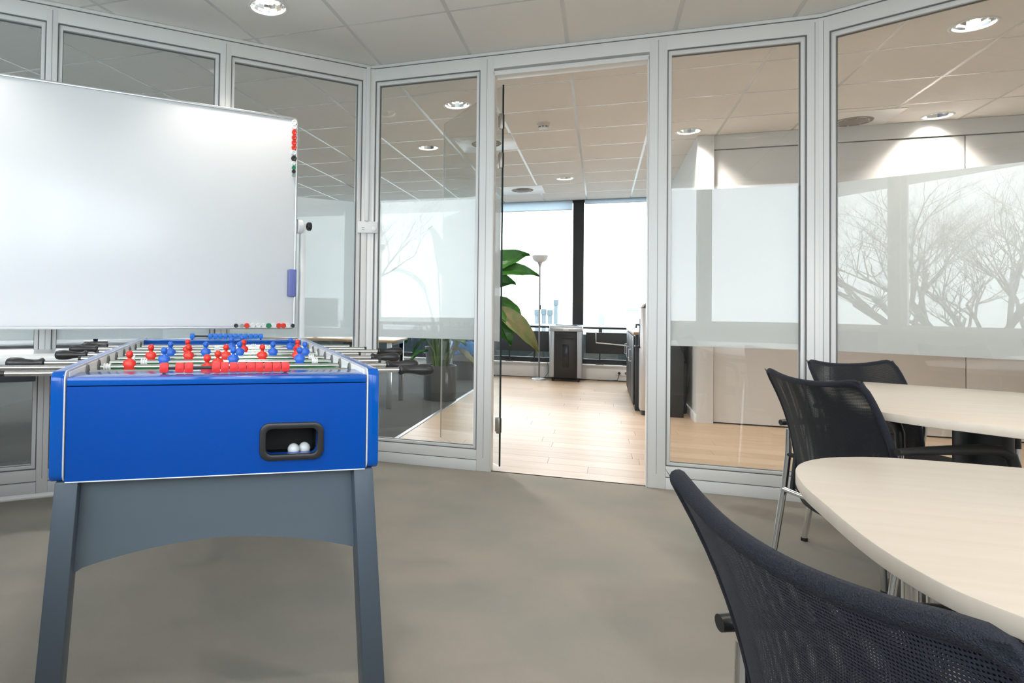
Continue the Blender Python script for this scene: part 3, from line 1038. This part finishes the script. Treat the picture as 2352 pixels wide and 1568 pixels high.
PLAYER = {c: mesh_of('player', player_geo(), M[c + '_plastic'], angle=60) for c in ('red', 'blue')}
SPRING = mesh_of('bumper', lathe_x([(.0085, 0), (.0125, .001), (.0125, .005), (.009, .006), (.009, .008), (.0125, .009), (.0125, .013), (.009, .014), (.009, .016), (.0125, .017), (.0125, .021), (.0085, .022)], 14, 1), M['white_plastic'])
for y, c, xl, xr, hs, ps in RODS:
    r = obj('rod', G().cyl((xl, 0, 0), (xr, 0, 0), .0078, 14), M['chrome'], ft, loc=(0, y, ZR), label='chrome rod carrying %s players' % c)
    obj('handle', HAND[hs], None, r, loc=(xr - .006 if hs > 0 else xl + .006, 0, 0))
    obj('end_cap', G().cyl((-.006 * hs, 0, 0), (.004 * hs, 0, 0), .0088, 14), M['black_plastic'], r, loc=(xl if hs > 0 else xr, 0, 0))
    for x in ps:
        obj('player', PLAYER[c], None, r, loc=(x, 0, .002), label='%s player figure' % c)
    obj('bumper', SPRING, None, r, loc=(min(ps) - .075, 0, 0))
    obj('bumper', SPRING, None, r, loc=(max(ps) + .043, 0, 0))
    for sx in (-1, 1):
        obj('bearing', BEAR[-sx], None, ft, loc=(sx * .3804, y, ZR + .004))
# score counters
cube_poly = rrect(-.0112, .0112, -.0125, .0135, .0045, 3)
CUBE = {}
for c in ('red', 'blue'):
    gg = G().prism(cube_poly, -.010, .010, 'y')
    gg.lathe([(.0062, 0), (.0052, -.0015), (.0005, -.0022)], 12)
    gg.v = gg.v[:2 * len(cube_poly)] + [(x, -.0100 + .0008 - z * .0 - .0006 - (.001 + z * .3), y) for x, y, z in gg.v[2 * len(cube_poly):]]
    CUBE[c] = mesh_of('score_counter', gg, M['cube_' + c], bevel=.0015, seg=2)
for c, yy, zz, xs in (('red', .075, .9305, [-.157, -.117, -.0935, -.022, .001, .0245, .0475, .071, .094, .118, .141, .165]),
                      ('blue', TL - .10, .942, [-.158, -.070, -.045, -.021, .004, .029, .054, .079, .104, .130, .155, .180])):
    bar = obj('score_bar', G().cyl((xs[0], 0, 0), (xs[-1], 0, 0), .0045, 10), M['black'], ft, loc=(0, yy, zz), label='%s score counter bar' % c)
    for sx in (xs[0], xs[-1]):
        obj('bar_bracket', G().box(sx - .004, sx + .004, -.005, .005, -.016, .004), M['black'], bar)
    for x in xs:
        obj('score_counter', CUBE[c], None, bar, loc=(x, 0, .0005))
# balls in the return cup
for lx, ly, lz, lab in ((.188, .036, .693 + .0165, 'white table football ball lying left in the return cup'),
                        (.219, .048, .693 + .0165, 'white table football ball lying right in the return cup')):
    w = Matrix.Rotation(TRZ, 4, 'Z') @ Vector((lx, ly, lz))
    o = obj('football', G().ball((0, 0, 0), .0165, 20, 12), M['ball'], loc=(TT.x + w.x, TT.y + w.y, lz))
    tag(o, lab, 'ball', 'balls in the cup')

# ------------------------------------------------------------------ whiteboard on its stand
OFF = .40
NL = Vector((-LD.y, LD.x, 0))                    # towards the room
WB = LP + NL * -OFF if False else LP + Vector((.7146, -.6995, 0)) * OFF
wb = thing('whiteboard', 'large white magnetic board on a wheeled stand by the left partition', 'whiteboard', WB, LRZ)
S0, S1, Z0, Z1 = .700, 2.52, .958, 2.280
obj('surface', G().box(S0 + .006, S1 - .006, -.010, .008, Z0 + .006, Z1 - .006), M['board'], wb, bevel=.001, label='glossy white writing surface')
obj('frame', G().ring_prism(rrect(S0, S1, Z0, Z1, .03, 6), rrect(S0 + .014, S1 - .014, Z0 + .014, Z1 - .014, .018, 6), -.014, .014, 'y'), M['alu'], wb, bevel=.003)
for s in (.655, 2.565):
    sg = -1 if s < 1 else 1
    po = obj('post', G().box(s - .016, s + .016, -.030, .012, .06, 1.62), M['white_plastic'], wb, bevel=.003)
    obj('pivot', G().tube([(s - sg * .012, 0, 1.60), (s - sg * .040, 0, 1.60)], .045, 24), M['white_plastic'], po)
    kp = G().tube([(s + sg * .014, 0, 1.605), (s + sg * .028, 0, 1.605)], .010, 12)
    kp.tube([(s + sg * .026, 0, 1.605), (s + sg * .032, 0, 1.605), (s + sg * .050, 0, 1.605), (s + sg * .054, 0, 1.605)], [.021, .027, .027, .021], 10)
    obj('knob', kp, M['black_plastic'], po, smooth=False)
    obj('foot', G().tube([(s, -.30, .055), (s, .30, .055)], .018, 12), M['white_plastic'], wb)
    for e in (-.27, .27):
        obj('caster', G().tube([(s - .012, e, .028), (s + .012, e, .028)], .027, 18), M['black_plastic'], wb)
obj('cross_tube', G().tube([(.66, 0, .085), (2.56, 0, .085)], .014, 12), M['white_plastic'], wb)


def on_board(s, n, z):
    return (WB.x + LD.x * s + .7146 * n, WB.y + LD.y * s - .6995 * n, z)


def magnet(s, z, r, m, lab):
    g = G().lathe([(.0005, 0), (r, 0), (r, .006), (r * .9, .0085), (r * .55, .0085), (r * .45, .0072), (.0005, .0072)], 20)
    g.v = [(x, z2, y) for x, y, z2 in g.v]
    o = obj('magnet', g, M[m], loc=on_board(s, .0082, z), rz=LRZ)
    tag(o, lab, 'magnet', 'magnets on the whiteboard')


COLM = [(2.2500, .0165, 'm_white', 'uppermost white magnet in the column at the board corner'),
        (2.2220, .0165, 'm_white', 'second white magnet from the top of the board column'),
        (2.1880, .0165, 'm_red', 'topmost of the four red magnets in the board column'),
        (2.1545, .0165, 'm_red', 'second of the four red magnets in the board column'),
        (2.1225, .0165, 'm_red', 'third of the four red magnets in the board column'),
        (2.0910, .0165, 'm_red', 'lowest of the four red magnets in the board column'),
        (2.0590, .0165, 'm_white', 'white magnet between red and black ones in the column'),
        (2.0230, .0175, 'm_black', 'big black magnet in the board column'),
        (1.9930, .0130, 'm_white', 'white magnet between big black and green ones'),
        (1.9650, .0125, 'm_green', 'small green magnet in the board column'),
        (1.9410, .0120, 'm_black', 'small black magnet below the green one'),
        (1.9180, .0110, 'm_grey', 'grey magnet at the bottom of the board column')]
for z, r, m, lab in COLM:
    magnet(.727, z, r, m, lab)
ROWM = [(541, .0125, 'm_black', 'black magnet at the far end of the bottom row'), (553, .0125, 'm_grey', 'grey green magnet in the bottom row'),
        (564, .0160, 'm_red', 'red magnet beside the grey one in the bottom row'), (577, .0150, 'm_white', 'first white magnet after the single red one, bottom row'),
        (590, .0150, 'm_white', 'middle of three white magnets in the bottom row'), (602, .0150, 'm_white', 'white magnet before the green one, bottom row'),
        (614, .0160, 'm_green', 'green magnet in the bottom row'), (627, .0150, 'm_white', 'white magnet between green and red ones, bottom row'),
        (639, .0160, 'm_red', 'first of the red magnet pair in the bottom row'), (651, .0160, 'm_red', 'second of the red magnet pair in the bottom row'),
        (663, .0150, 'm_white', 'last white magnet next to the board corner, bottom row'), (676, .0120, 'm_black', 'small black magnet in the lower board corner')]
for pxl, r, m, lab in ROWM:
    u = (pxl - 541) / 135
    magnet(1.072 + (.716 - 1.072) * (u + .10 * u * (1 - u)), .978, r, m, lab)
e = thing('board_eraser', 'blue board eraser stuck upright on the whiteboard edge', 'eraser', on_board(.732, .0085, 1.243), LRZ)
obj('felt', G().box(-.024, .024, 0, .012, -.082, .082), M['gasket'], e, bevel=.002)
obj('grip', G().box(-.026, .026, .012, .034, -.085, .085), M['eraser'], e, bevel=.007, seg=3)

# white side desk along the left partition, under the whiteboard
ds = thing('side_desk', 'long white side desk between whiteboard and left partition', 'desk', LP + Vector((.7146, -.6995, 0)) * .06, LRZ)
obj('top', G().box(1.02, 3.05, 0, .62, .800, .832), M['white_lam'], ds, bevel=.003)
for s in (1.10, 2.96):
    obj('leg', G().box(s - .025, s + .025, .05, .09, 0, .80), M['alu'], ds, bevel=.003)
    obj('leg', G().box(s - .025, s + .025, .52, .56, 0, .80), M['alu'], ds, bevel=.003)
obj('drive_box', G().box(2.12, 2.33, .40, .52, .705, .80).tube([(2.34, .46, .79), (2.36, .46, .75), (2.35, .46, .72), (2.31, .46, .715)], .010, 8), M['dark'], ds, bevel=.004, label='dark mechanism box under the top')

# ------------------------------------------------------------------ tables
def table_outline(pts, n=72):
    """closed smooth outline through control points (Catmull-Rom)"""
    out = []
    m = len(pts)
    for i in range(m):
        p0, p1, p2, p3 = (Vector(pts[(i + k - 1) % m]) for k in range(4))
        for k in range(n // m):
            t = k / (n // m)
            out.append(tuple(.5 * ((2 * p1) + (-p0 + p2) * t + (2 * p0 - 5 * p1 + 4 * p2 - p3) * t * t + (-p0 + 3 * p1 - 3 * p2 + p3) * t ** 3)))
    return out


def maple_table(label, outline, zt, cols, tubes):
    c = Vector((sum(p[0] for p in outline) / len(outline), sum(p[1] for p in outline) / len(outline), 0))
    t = thing('meeting_table', label, 'table', c, 0, 'pale maple meeting tables')
    ol = [(p[0] - c.x, p[1] - c.y) for p in outline]
    obj('tabletop', G().prism(ol, zt - .027, zt), M['tabletop'], t, bevel=.0025, seg=2)
    for x, y, r in cols:
        x, y = x - c.x, y - c.y
        obj('column', G().cyl((x, y, .02), (x, y, zt - .04), r, 32), M['black'], t)
        obj('mounting_plate', G().box(x - .2, x + .2, y - .14, y + .14, zt - .042, zt - .027), M['black'], t, bevel=.003)
        obj('base_disc', G().lathe([(.30, 0), (.30, .008), (.27, .018), (.10, .03), (.0005, .03)], 40, (x, y, 0)), M['black'], t)
    for x, y in tubes:
        x, y = x - c.x, y - c.y
        obj('leg', G().cyl((x, y, 0), (x, y, zt - .027), .016, 16), M['chrome'], t)
    return t


ZTAB = .770
# near table (short left end parallel to the depth of the room)
t1 = [(.374, 1.16), (.372, 1.32), (.374, 1.46), (.398, 1.60), (.452, 1.70), (.535, 1.765), (.66, 1.80), (.95, 1.79), (1.5, 1.74), (2.1, 1.66), (2.62, 1.50), (2.78, 1.28), (2.62, 1.05), (2.1, .90), (1.5, .81), (1.0, .785), (.68, .80), (.50, .858), (.42, .945), (.388, 1.04)]
maple_table('nearest pale maple meeting table with rounded end', table_outline(t1, 160), ZTAB, [(1.15, 1.30, .09)], [(.575, 1.53), (.615, 1.53), (.575, 1.02), (.615, 1.02)])
t2 = [(.845, 2.56), (.90, 2.46), (1.02, 2.355), (1.25, 2.20), (1.6, 2.04), (2.1, 1.96), (2.6, 2.02), (2.85, 2.22), (2.80, 2.52), (2.45, 2.86), (2.0, 3.17), (1.65, 3.378), (1.40, 3.49), (1.17, 3.575), (1.02, 3.55), (.92, 3.42), (.86, 3.15), (.838, 2.80)]
maple_table('further pale maple meeting table near the right glass partition', table_outline(t2, 162), .785, [(1.36, 3.03, .086)], [(1.445, 2.91), (1.478, 2.90)])


# ------------------------------------------------------------------ mesh visitor chairs
def back_surface(u, v):
    """u -1..1 across, v 0..1 upward; returns the middle surface of the back"""
    w = .223 - .007 * v ** 2
    x = u * w
    z = .398 + .475 * v + .030 * (abs(u) ** 2.2) * v ** 3
    y = -.165 - .011 * v - .093 * v ** 3 + .067 * u * u * (1 - .5 * v) - .013 * (abs(u) ** 4) * v ** 4
    return Vector((x, y, z))


def make_chair(label, net, loc, rz, scale=None):
    t = thing('mesh_chair', label, 'chair', loc, rz, 'black mesh visitor chairs')
    NU, NV = 28, 28
    for sgn, nm in ((-1, 'backrest'), (1, 'backrest_lining')):
        def fn(a, b, sgn=sgn):
            u, v = -1 + 2 * a, b
            p = back_surface(u, v)
            bulge = .011 * max(0, (1 - (abs(u)) ** 6)) * 0 + .0085
            return (p.x, p.y + sgn * bulge, p.z)
        g = G()
        g.grid(fn, NU, NV, lambda a, b: ((a - .5) * .48, b * .50))
        if nm == 'backrest':
            o = obj(nm, g, M[net], t, label='see-through net back')
        else:
            obj(nm, g, M[net], t)
    rim = [back_surface(-1, v / 16) for v in range(17)] + [back_surface(-1 + 2 * k / 20, 1) for k in range(1, 20)] + [back_surface(1, 1 - v / 16) for v in range(17)] + [back_surface(1 - 2 * k / 12, 0) for k in range(1, 12)]
    # soften the upper corners
    pts = []
    n = len(rim)
    for i in range(n):
        pts.append((rim[i - 1] + rim[i] * 2 + rim[(i + 1) % n]) / 4)
    pts = [(pts[i - 1] + pts[i] * 2 + pts[(i + 1) % n]) / 4 for i in range(n)]
    gr = G()
    gr.tube(pts, .0105, 12, closed=True)
    obj('back_frame', gr, M['rim'], t, label='padded net-covered rim')
    # seat
    sp = rrect(-.225, .225, -.155, .27, .06, 6)
    gs = G()
    gs.prism(sp, .435, .470)
    obj('seat', gs, M['seat'], t, bevel=.012, seg=3)
    obj('seat_rail', G().tube([(-.255, -.145, .425), (.255, -.145, .425)], .011, 12).tube([(-.255, .243, .425), (.255, .243, .425)], .011, 12), M['chrome'], t)
    for sx in (-1, 1):
        x = sx * .255
        obj('leg', G().tube([(x, .275, .010), (x, .245, .40), (x, .240, .58)], .0115, 14), M['chrome'], t, label='chrome front leg')
        obj('leg', G().tube([(x, -.220, .010), (x, -.184, .20), (x, -.145, .428), (x, -.128, .56), (x, -.125, .66)], .0115, 14), M['chrome'], t, label='chrome rear leg')
        for yy in (.275, -.220):
            obj('glide', G().cyl((x, yy, 0), (x, yy, .016), .014, 14), M['black_plastic'], t)
        arm = [(x, -.160, .685), (x, -.10, .688), (x, .0, .690), (x, .12, .692), (x, .19, .688), (x, .225, .670), (x, .238, .638), (x, .240, .565)]
        obj('armrest', G().tube(arm, [.0115, .0125, .015, .017, .0175, .0175, .0165, .0155], 14), M['black_plastic'], t)
        obj('back_upright', G().tube([(x * .88, -.135, .43), (x * .86, -.12, .60)], .009, 10), M['black'], t)
        obj('arm_bracket', G().tube([(x * .86, -.125, .56), (x, -.130, .56)], .009, 10), M['black'], t)
    return t


c1 = make_chair('navy mesh armchair nearest the camera at the end of the near table', 'net', (.396, .793, 0), .376 - PI / 2)
c2 = make_chair('black mesh armchair at the rounded end of the further table', 'net_black', (.915, 2.713, 0), .417 - PI / 2)
c2.scale = (1, 1, .985)
c3 = make_chair('black mesh armchair in the glass corner behind the further table', 'net_black', (1.293, 3.547, 0), 5.177 - PI / 2)
c3.scale = (1.08, 1.08, .965)

# ------------------------------------------------------------------ beyond the glass: plant, lamp, shredder, counter, cooler, radiators
pl = thing('potted_plant', 'tall banana plant in a dark round planter behind the glass', 'plant', (-1.83, 7.60, 0))
obj('planter', G().lathe([(.19, 0), (.196, .01), (.200, .40), (.200, .412), (.182, .412), (.180, .36), (.0005, .36)], 40), M['pot'], pl)
obj('soil', G().lathe([(.18, .365), (.0005, .375)], 24), M['soil'], pl)


def leaf(base, tip, width, droop, m, roll=0):
    """paddle leaf along an arc from base to tip, with a raised mid rib"""
    a, b = Vector(base), Vector(tip)
    d = b - a
    ln = d.length
    side = d.cross(Vector((0, 0, 1)))
    side = side.normalized() if side.length > 1e-4 else Vector((1, 0, 0))
    side = (Matrix.Rotation(roll, 3, d.normalized()) @ side)
    nrm = side.cross(d).normalized()
    g = G()

    def fn(p, q):
        u = -1 + 2 * p
        c = a + d * q + nrm * (droop * math.sin(PI * q) * ln)
        w = width * (math.sin(PI * min(1, q ** .75 * .98 + .02)) ** .75)
        wav = .06 * width * math.sin(q * 21 + u * 2)
        c = c + side * (u * w) + nrm * (abs(u) * width * .38 + wav * abs(u))
        return tuple(c)

    def fn2(p, q):
        x = Vector(fn(p, q)) - nrm * .0025
        return tuple(x)
    g.grid(fn, 6, 12)
    g.grid(fn2, 6, 12)
    return obj('leaf', g, M[m], pl), a


LEAVES = [  # stem foot, leaf base, tip, width, droop, material, roll  (relative to the planter)
    ((.04, .0), (.52, .02, 1.56), (1.06, -.02, 1.72), .13, .10, 'leaf', 1.1),
    ((.05, -.02), (.50, -.02, 1.52), (1.17, -.10, 1.47), .11, .12, 'leaf', .9),
    ((.02, .05), (.36, .05, 1.40), (.90, .0, 1.38), .14, .10, 'leaf', 1.0),
    ((.06, .03), (.60, .0, 1.22), (.96, -.04, .74), .15, .14, 'leaf', .7),
    ((.03, -.05), (.66, -.05, 1.10), (1.16, -.12, .60), .12, .13, 'leaf_dry', .8),
    ((.07, .0), (.58, .05, 1.10), (.83, .0, .66), .13, .10, 'leaf', .7),
    ((.05, .02), (.70, .02, 1.04), (1.02, .05, .70), .09, .10, 'leaf', -.4),
    ((-.05, .02), (-.20, .05, .90), (-.42, -.05, .66), .10, .10, 'leaf', 0),
    ((-.06, -.04), (-.12, -.10, .58), (-.30, -.22, .46), .075, .10, 'leaf', 0),
    ((-.02, -.07), (-.16, -.05, .72), (-.30, -.10, .54), .08, .08, 'leaf', .2),
    ((.06, -.05), (.15, -.12, .62), (.45, -.22, .42), .09, .12, 'leaf_dry', 0),
    ((.03, -.06), (.10, -.10, .74), (.36, -.24, .66), .09, .12, 'leaf', .2),
    ((.0, .04), (-.05, .05, 1.50), (-.20, .10, 2.10), .16, .08, 'leaf', 0),
    ((.02, .04), (.10, .10, 1.60), (.30, .18, 2.15), .16, .08, 'leaf', .4),
    ((-.03, .03), (-.20, .02, 1.30), (-.62, -.05, 1.55), .14, .12, 'leaf', 0),
]
for (sx, sy), b, tp, w, dr, m, rl in LEAVES:
    leaf(b, tp, w, dr, m, rl)
    mid = ((sx + b[0]) / 2 - (b[0] - sx) * .18, (sy + b[1]) / 2, .37 + (b[2] - .37) * .58)
    obj('stem', G().tube([(sx, sy, .36), mid, b, tuple(Vector(b).lerp(Vector(tp), .12))], [.019, .014, .008, .004], 8), M['stem'], pl)
for k in range(7):
    a = k * .9
    obj('stem', G().tube([(.06 * math.cos(a), .06 * math.sin(a), .36), (.09 * math.cos(a), .08 * math.sin(a), .62), (.13 * math.cos(a), .10 * math.sin(a), .93)], [.022, .017, .009], 8), M['stem'], pl)

fl = thing('floor_lamp', 'slim silver torchiere floor lamp by the far window', 'lamp', (-.905, 10.36, 0))
obj('base', G().lathe([(.118, 0), (.118, .012), (.105, .024), (.03, .034), (.0005, .034)], 36), M['alu'], fl)
obj('pole', G().cyl((0, 0, .03), (0, 0, 1.80), .012, 14), M['steel'], fl)
obj('shade', G().lathe([(.028, 1.836), (.060, 1.846), (.095, 1.870), (.117, 1.905), (.127, 1.948), (.123, 1.949), (.112, 1.908), (.09, 1.878), (.0005, 1.848)], 36), M['lamp_glass'], fl)
obj('collar', G().lathe([(.011, 1.755), (.017, 1.775), (.040, 1.838), (.012, 1.842)], 20), M['alu'], fl)
obj('switch', G().box(.006, .022, -.010, .010, 1.10, 1.17), M['dark'], fl, bevel=.003)
obj('cord', G().tube([(.01, .05, .03), (.07, .10, .02), (.13, .18, .10), (.11, .24, .30), (.06, .26, .42)], .0035, 6), M['dark'], fl)

sh = thing('paper_shredder', 'black office paper shredder with silver corners by the window', 'shredder', (-.50, 10.24, 0))
obj('cabinet', G().box(-.235, .235, 0, .36, .055, .775), M['dark'], sh, bevel=.01)
obj('front_door', G().box(-.165, .165, -.012, .0, .07, .735), M['black_plastic'], sh, bevel=.004)
obj('front_window', G().box(-.045, .045, -.016, -.011, .22, .57), M['screen'], sh, bevel=.004)
obj('door_pull', G().box(-.045, .11, -.028, -.012, .655, .685), M['black'], sh, bevel=.004)
for sx in (-1, 1):
    obj('corner_strip', G().box(min(sx * .168, sx * .240), max(sx * .168, sx * .240), -.016, .05, .06, .80), M['shred_silver'], sh, bevel=.012, seg=3, label='silver corner strip')
hd = [(-.02, .765), (-.02, .815), (.02, .855), (.30, .868), (.37, .85), (.37, .765)]
obj('head', G().prism(hd, -.245, .245, 'x'), M['shred_silver'], sh, bevel=.012, seg=3, label='silver shredder head')
obj('feed_slot', G().box(-.16, .16, .09, .13, .855, .870), M['black'], sh, bevel=.002)
obj('badge', G().box(-.04, .04, -.0215, -.019, .785, .798), M['white_lam'], sh)
for sx in (-.19, .19):
    for yy in (.05, .31):
        obj('caster', G().tube([(sx - .015, yy, .028), (sx + .015, yy, .028)], .028, 16).box(sx - .022, sx + .022, yy - .02, yy + .02, .045, .058), M['black_plastic'], sh)

for nm_, xa, xb, za, zb, lab, br in (('left', -1.62, -.78, .42, .745, 'low black panel radiator behind the floor lamp', False), ('right', -.215, .62, .42, .745, 'low black panel radiator with a pale rail right of the shredder', True)):
    r = thing('radiator', lab, 'radiator', ((xa + xb) / 2, 10.70, 0), 0, 'black radiators below the far windows')
    hw = (xb - xa) / 2
    obj('panel', G().box(-hw, hw, -.035, .035, za, zb), M['dark'], r, bevel=.008)
    obj('top_edge', G().box(-hw, hw, -.037, .037, zb - .012, zb + .003), M['black'], r, bevel=.003)
    for sx in (-.5, .45):
        ft_ = obj('foot', G().box(sx * hw - .010, sx * hw + .010, -.012, .012, .25, za + .01), M['black'], r)
        obj('foot_plate', G().box(sx * hw - .06, sx * hw + .06, -.03, .03, .2455, .257), M['black'], ft_, bevel=.002)
    if br:
        obj('rail', G().tube([(-.27, -.045, .76), (-.265, -.06, .59), (.24, -.06, .555), (.23, -.045, .74)], .010, 10), M['white_plastic'], r, label='pale bent tube rail')

so = thing('wall_socket', 'white double wall socket low under the far window', 'socket', (.33, FARY - .142, .13))
obj('plate', G().box(-.10, .10, -.010, 0, -.04, .04), M['white_plastic'], so, bevel=.003)
for sx in (-.05, .05):
    obj('outlet', G().cyl((sx, -.012, 0), (sx, -.006, 0), .021, 18), M['gasket'], so)
pg = thing('power_plug', 'black plug with cable in the low wall socket', 'plug', (.28, FARY - .155, .13))
obj('plug', G().cyl((0, 0, 0), (0, -.035, 0), .019, 14), M['black_plastic'], pg)
obj('cord', G().tube([(0, -.03, 0), (-.01, -.045, -.06), (-.03, -.035, -.11), (-.15, -.03, -.122), (-.32, -.04, -.124)], .005, 8), M['black_plastic'], pg)

ct = thing('counter', 'dark low counter with oak top left of the water cooler', 'counter', (.60, 8.55, 0))
obj('carcass', G().box(-.235, .28, -.92, 1.1, .0, .835), M['dark'], ct, bevel=.004)
obj('worktop', G().box(-.255, .28, -.94, 1.12, .835, .865), M['desk_wood'], ct, bevel=.004)
for i in range(3):
    y0 = -.88 + i * .66
    dd = obj('door', G().box(-.252, -.236, y0, y0 + .63, .06, .815), M['black'], ct, bevel=.003)
    obj('handle', G().tube([(-.252, y0 + .56, .64), (-.275, y0 + .56, .64), (-.275, y0 + .56, .50), (-.252, y0 + .56, .50)], .005, 8), M['alu'], dd)

wc = thing('water_cooler', 'silver and black free-standing water cooler beside the counter', 'water cooler', (.40, 7.32, 0))
obj('body', G().prism(rrect(.0, .235, 0, .27, .05, 5), .05, 1.13, 'z'), M['silver'], wc, bevel=.004, label='silver front body')
obj('rear_housing', G().box(.235, .42, .0, .27, .0, 1.10), M['black'], wc, bevel=.006)
obj('foot', G().prism(rrect(.012, .24, .01, .26, .045, 5), 0, .05, 'z'), M['black_plastic'], wc)
obj('dispenser_panel', G().box(-.006, .03, .045, .225, .70, 1.02), M['black_plastic'], wc, bevel=.008)
for yy in (.09, .17):
    obj('tap', G().tube([(-.002, yy, .95), (-.035, yy, .95), (-.038, yy, .915)], .009, 10), M['black_plastic'], wc)
obj('drip_tray', G().box(-.05, .0, .05, .22, .705, .725), M['black_plastic'], wc, bevel=.003)
cap = [(rrect(.0, .235, 0, .27, .05, 5), 1.13), (rrect(.03, .205, .03, .24, .05, 5), 1.17), (rrect(.06, .175, .06, .21, .04, 5), 1.19)]
gg = G()
n = len(cap[0][0])
vs = [(a, b, z) for pl_, z in cap for a, b in pl_]
gg.add(vs, [(i * n + k, i * n + (k + 1) % n, (i + 1) * n + (k + 1) % n, (i + 1) * n + k) for i in range(2) for k in range(n)] + [tuple(range(n - 1, -1, -1)), tuple(2 * n + k for k in range(n))])
obj('top_cap', gg, M['black_plastic'], wc)

for x, y, s_, lab in ((-2.02, 9.95, 1.0, 'grey waste bin with blue liner behind the banana plant'), (-2.50, 10.1, .9, 'plain grey waste bin beside the lined one')):
    b_ = thing('waste_bin', lab, 'bin', (x, y, 0), 0, 'waste bins by the window')
    obj('tub', G().lathe([(.15 * s_, 0), (.20 * s_, .52 * s_), (.205 * s_, .53 * s_), (.190 * s_, .53 * s_), (.14 * s_, .02), (.0005, .02)], 28), M['bin'], b_)
    if s_ == 1.0:
        gb = G()
        prof = []
        nn = 28
        for i, (r, z) in enumerate([(.212, .40), (.216, .50), (.214, .56), (.198, .58), (.185, .50)]):
            for k in range(nn):
                a = 2 * PI * k / nn
                rr = r + .008 * math.sin(k * 3 + i * 2)
                gb.v.append((rr * math.cos(a), rr * math.sin(a), z + .015 * math.sin(k * 2.2 + i)))
        gb.f = [(i * nn + k, i * nn + (k + 1) % nn, (i + 1) * nn + (k + 1) % nn, (i + 1) * nn + k) for i in range(4) for k in range(nn)]
        obj('liner', gb, M['bag'], b_, label='crumpled blue plastic liner')

# desks of the open office on the left
def office_desk(x, y, rz, lab, top):
    d = thing('office_desk', lab, 'desk', (x, y, 0), rz, 'desks of the open office')
    obj('top', G().box(-.8, .8, -.4, .4, .715, .74), M[top], d, bevel=.003)
    for sx in (-.74, .74):
        obj('leg', G().box(sx - .025, sx + .025, -.36, -.31, 0, .715).box(sx - .025, sx + .025, .31, .36, 0, .715).box(sx - .025, sx + .025, -.31, .31, .68, .715), M['alu'], d, bevel=.002)
    return d


def monitor(x, y, z, rz, lab):
    m = thing('monitor', lab, 'monitor', (x, y, z), rz, 'monitors of the open office')
    obj('stand', G().box(-.10, .10, -.09, .09, 0, .012).box(-.02, .02, .02, .05, .012, .22), M['black_plastic'], m, bevel=.003)
    obj('housing', G().box(-.28, .28, -.012, .022, .12, .46), M['screen'], m, bevel=.005)


office_desk(-2.95, 6.95, .1, 'oak topped desk beyond the corner of the left partition', 'desk_wood')
monitor(-3.25, 7.05, .74, .2, 'dark monitor on the oak desk')
office_desk(-4.6, 4.6, LRZ + PI, 'dark grey desk of the open office straight behind the whiteboard', 'dark')
monitor(-4.4, 4.75, .74, LRZ + PI, 'dark monitor on the grey desk behind the whiteboard')
office_desk(-5.9, 3.4, LRZ + PI, 'dark grey desk of the open office furthest to the side', 'dark')
monitor(-5.8, 3.5, .74, LRZ + PI, 'dark monitor on the grey desk furthest to the side')
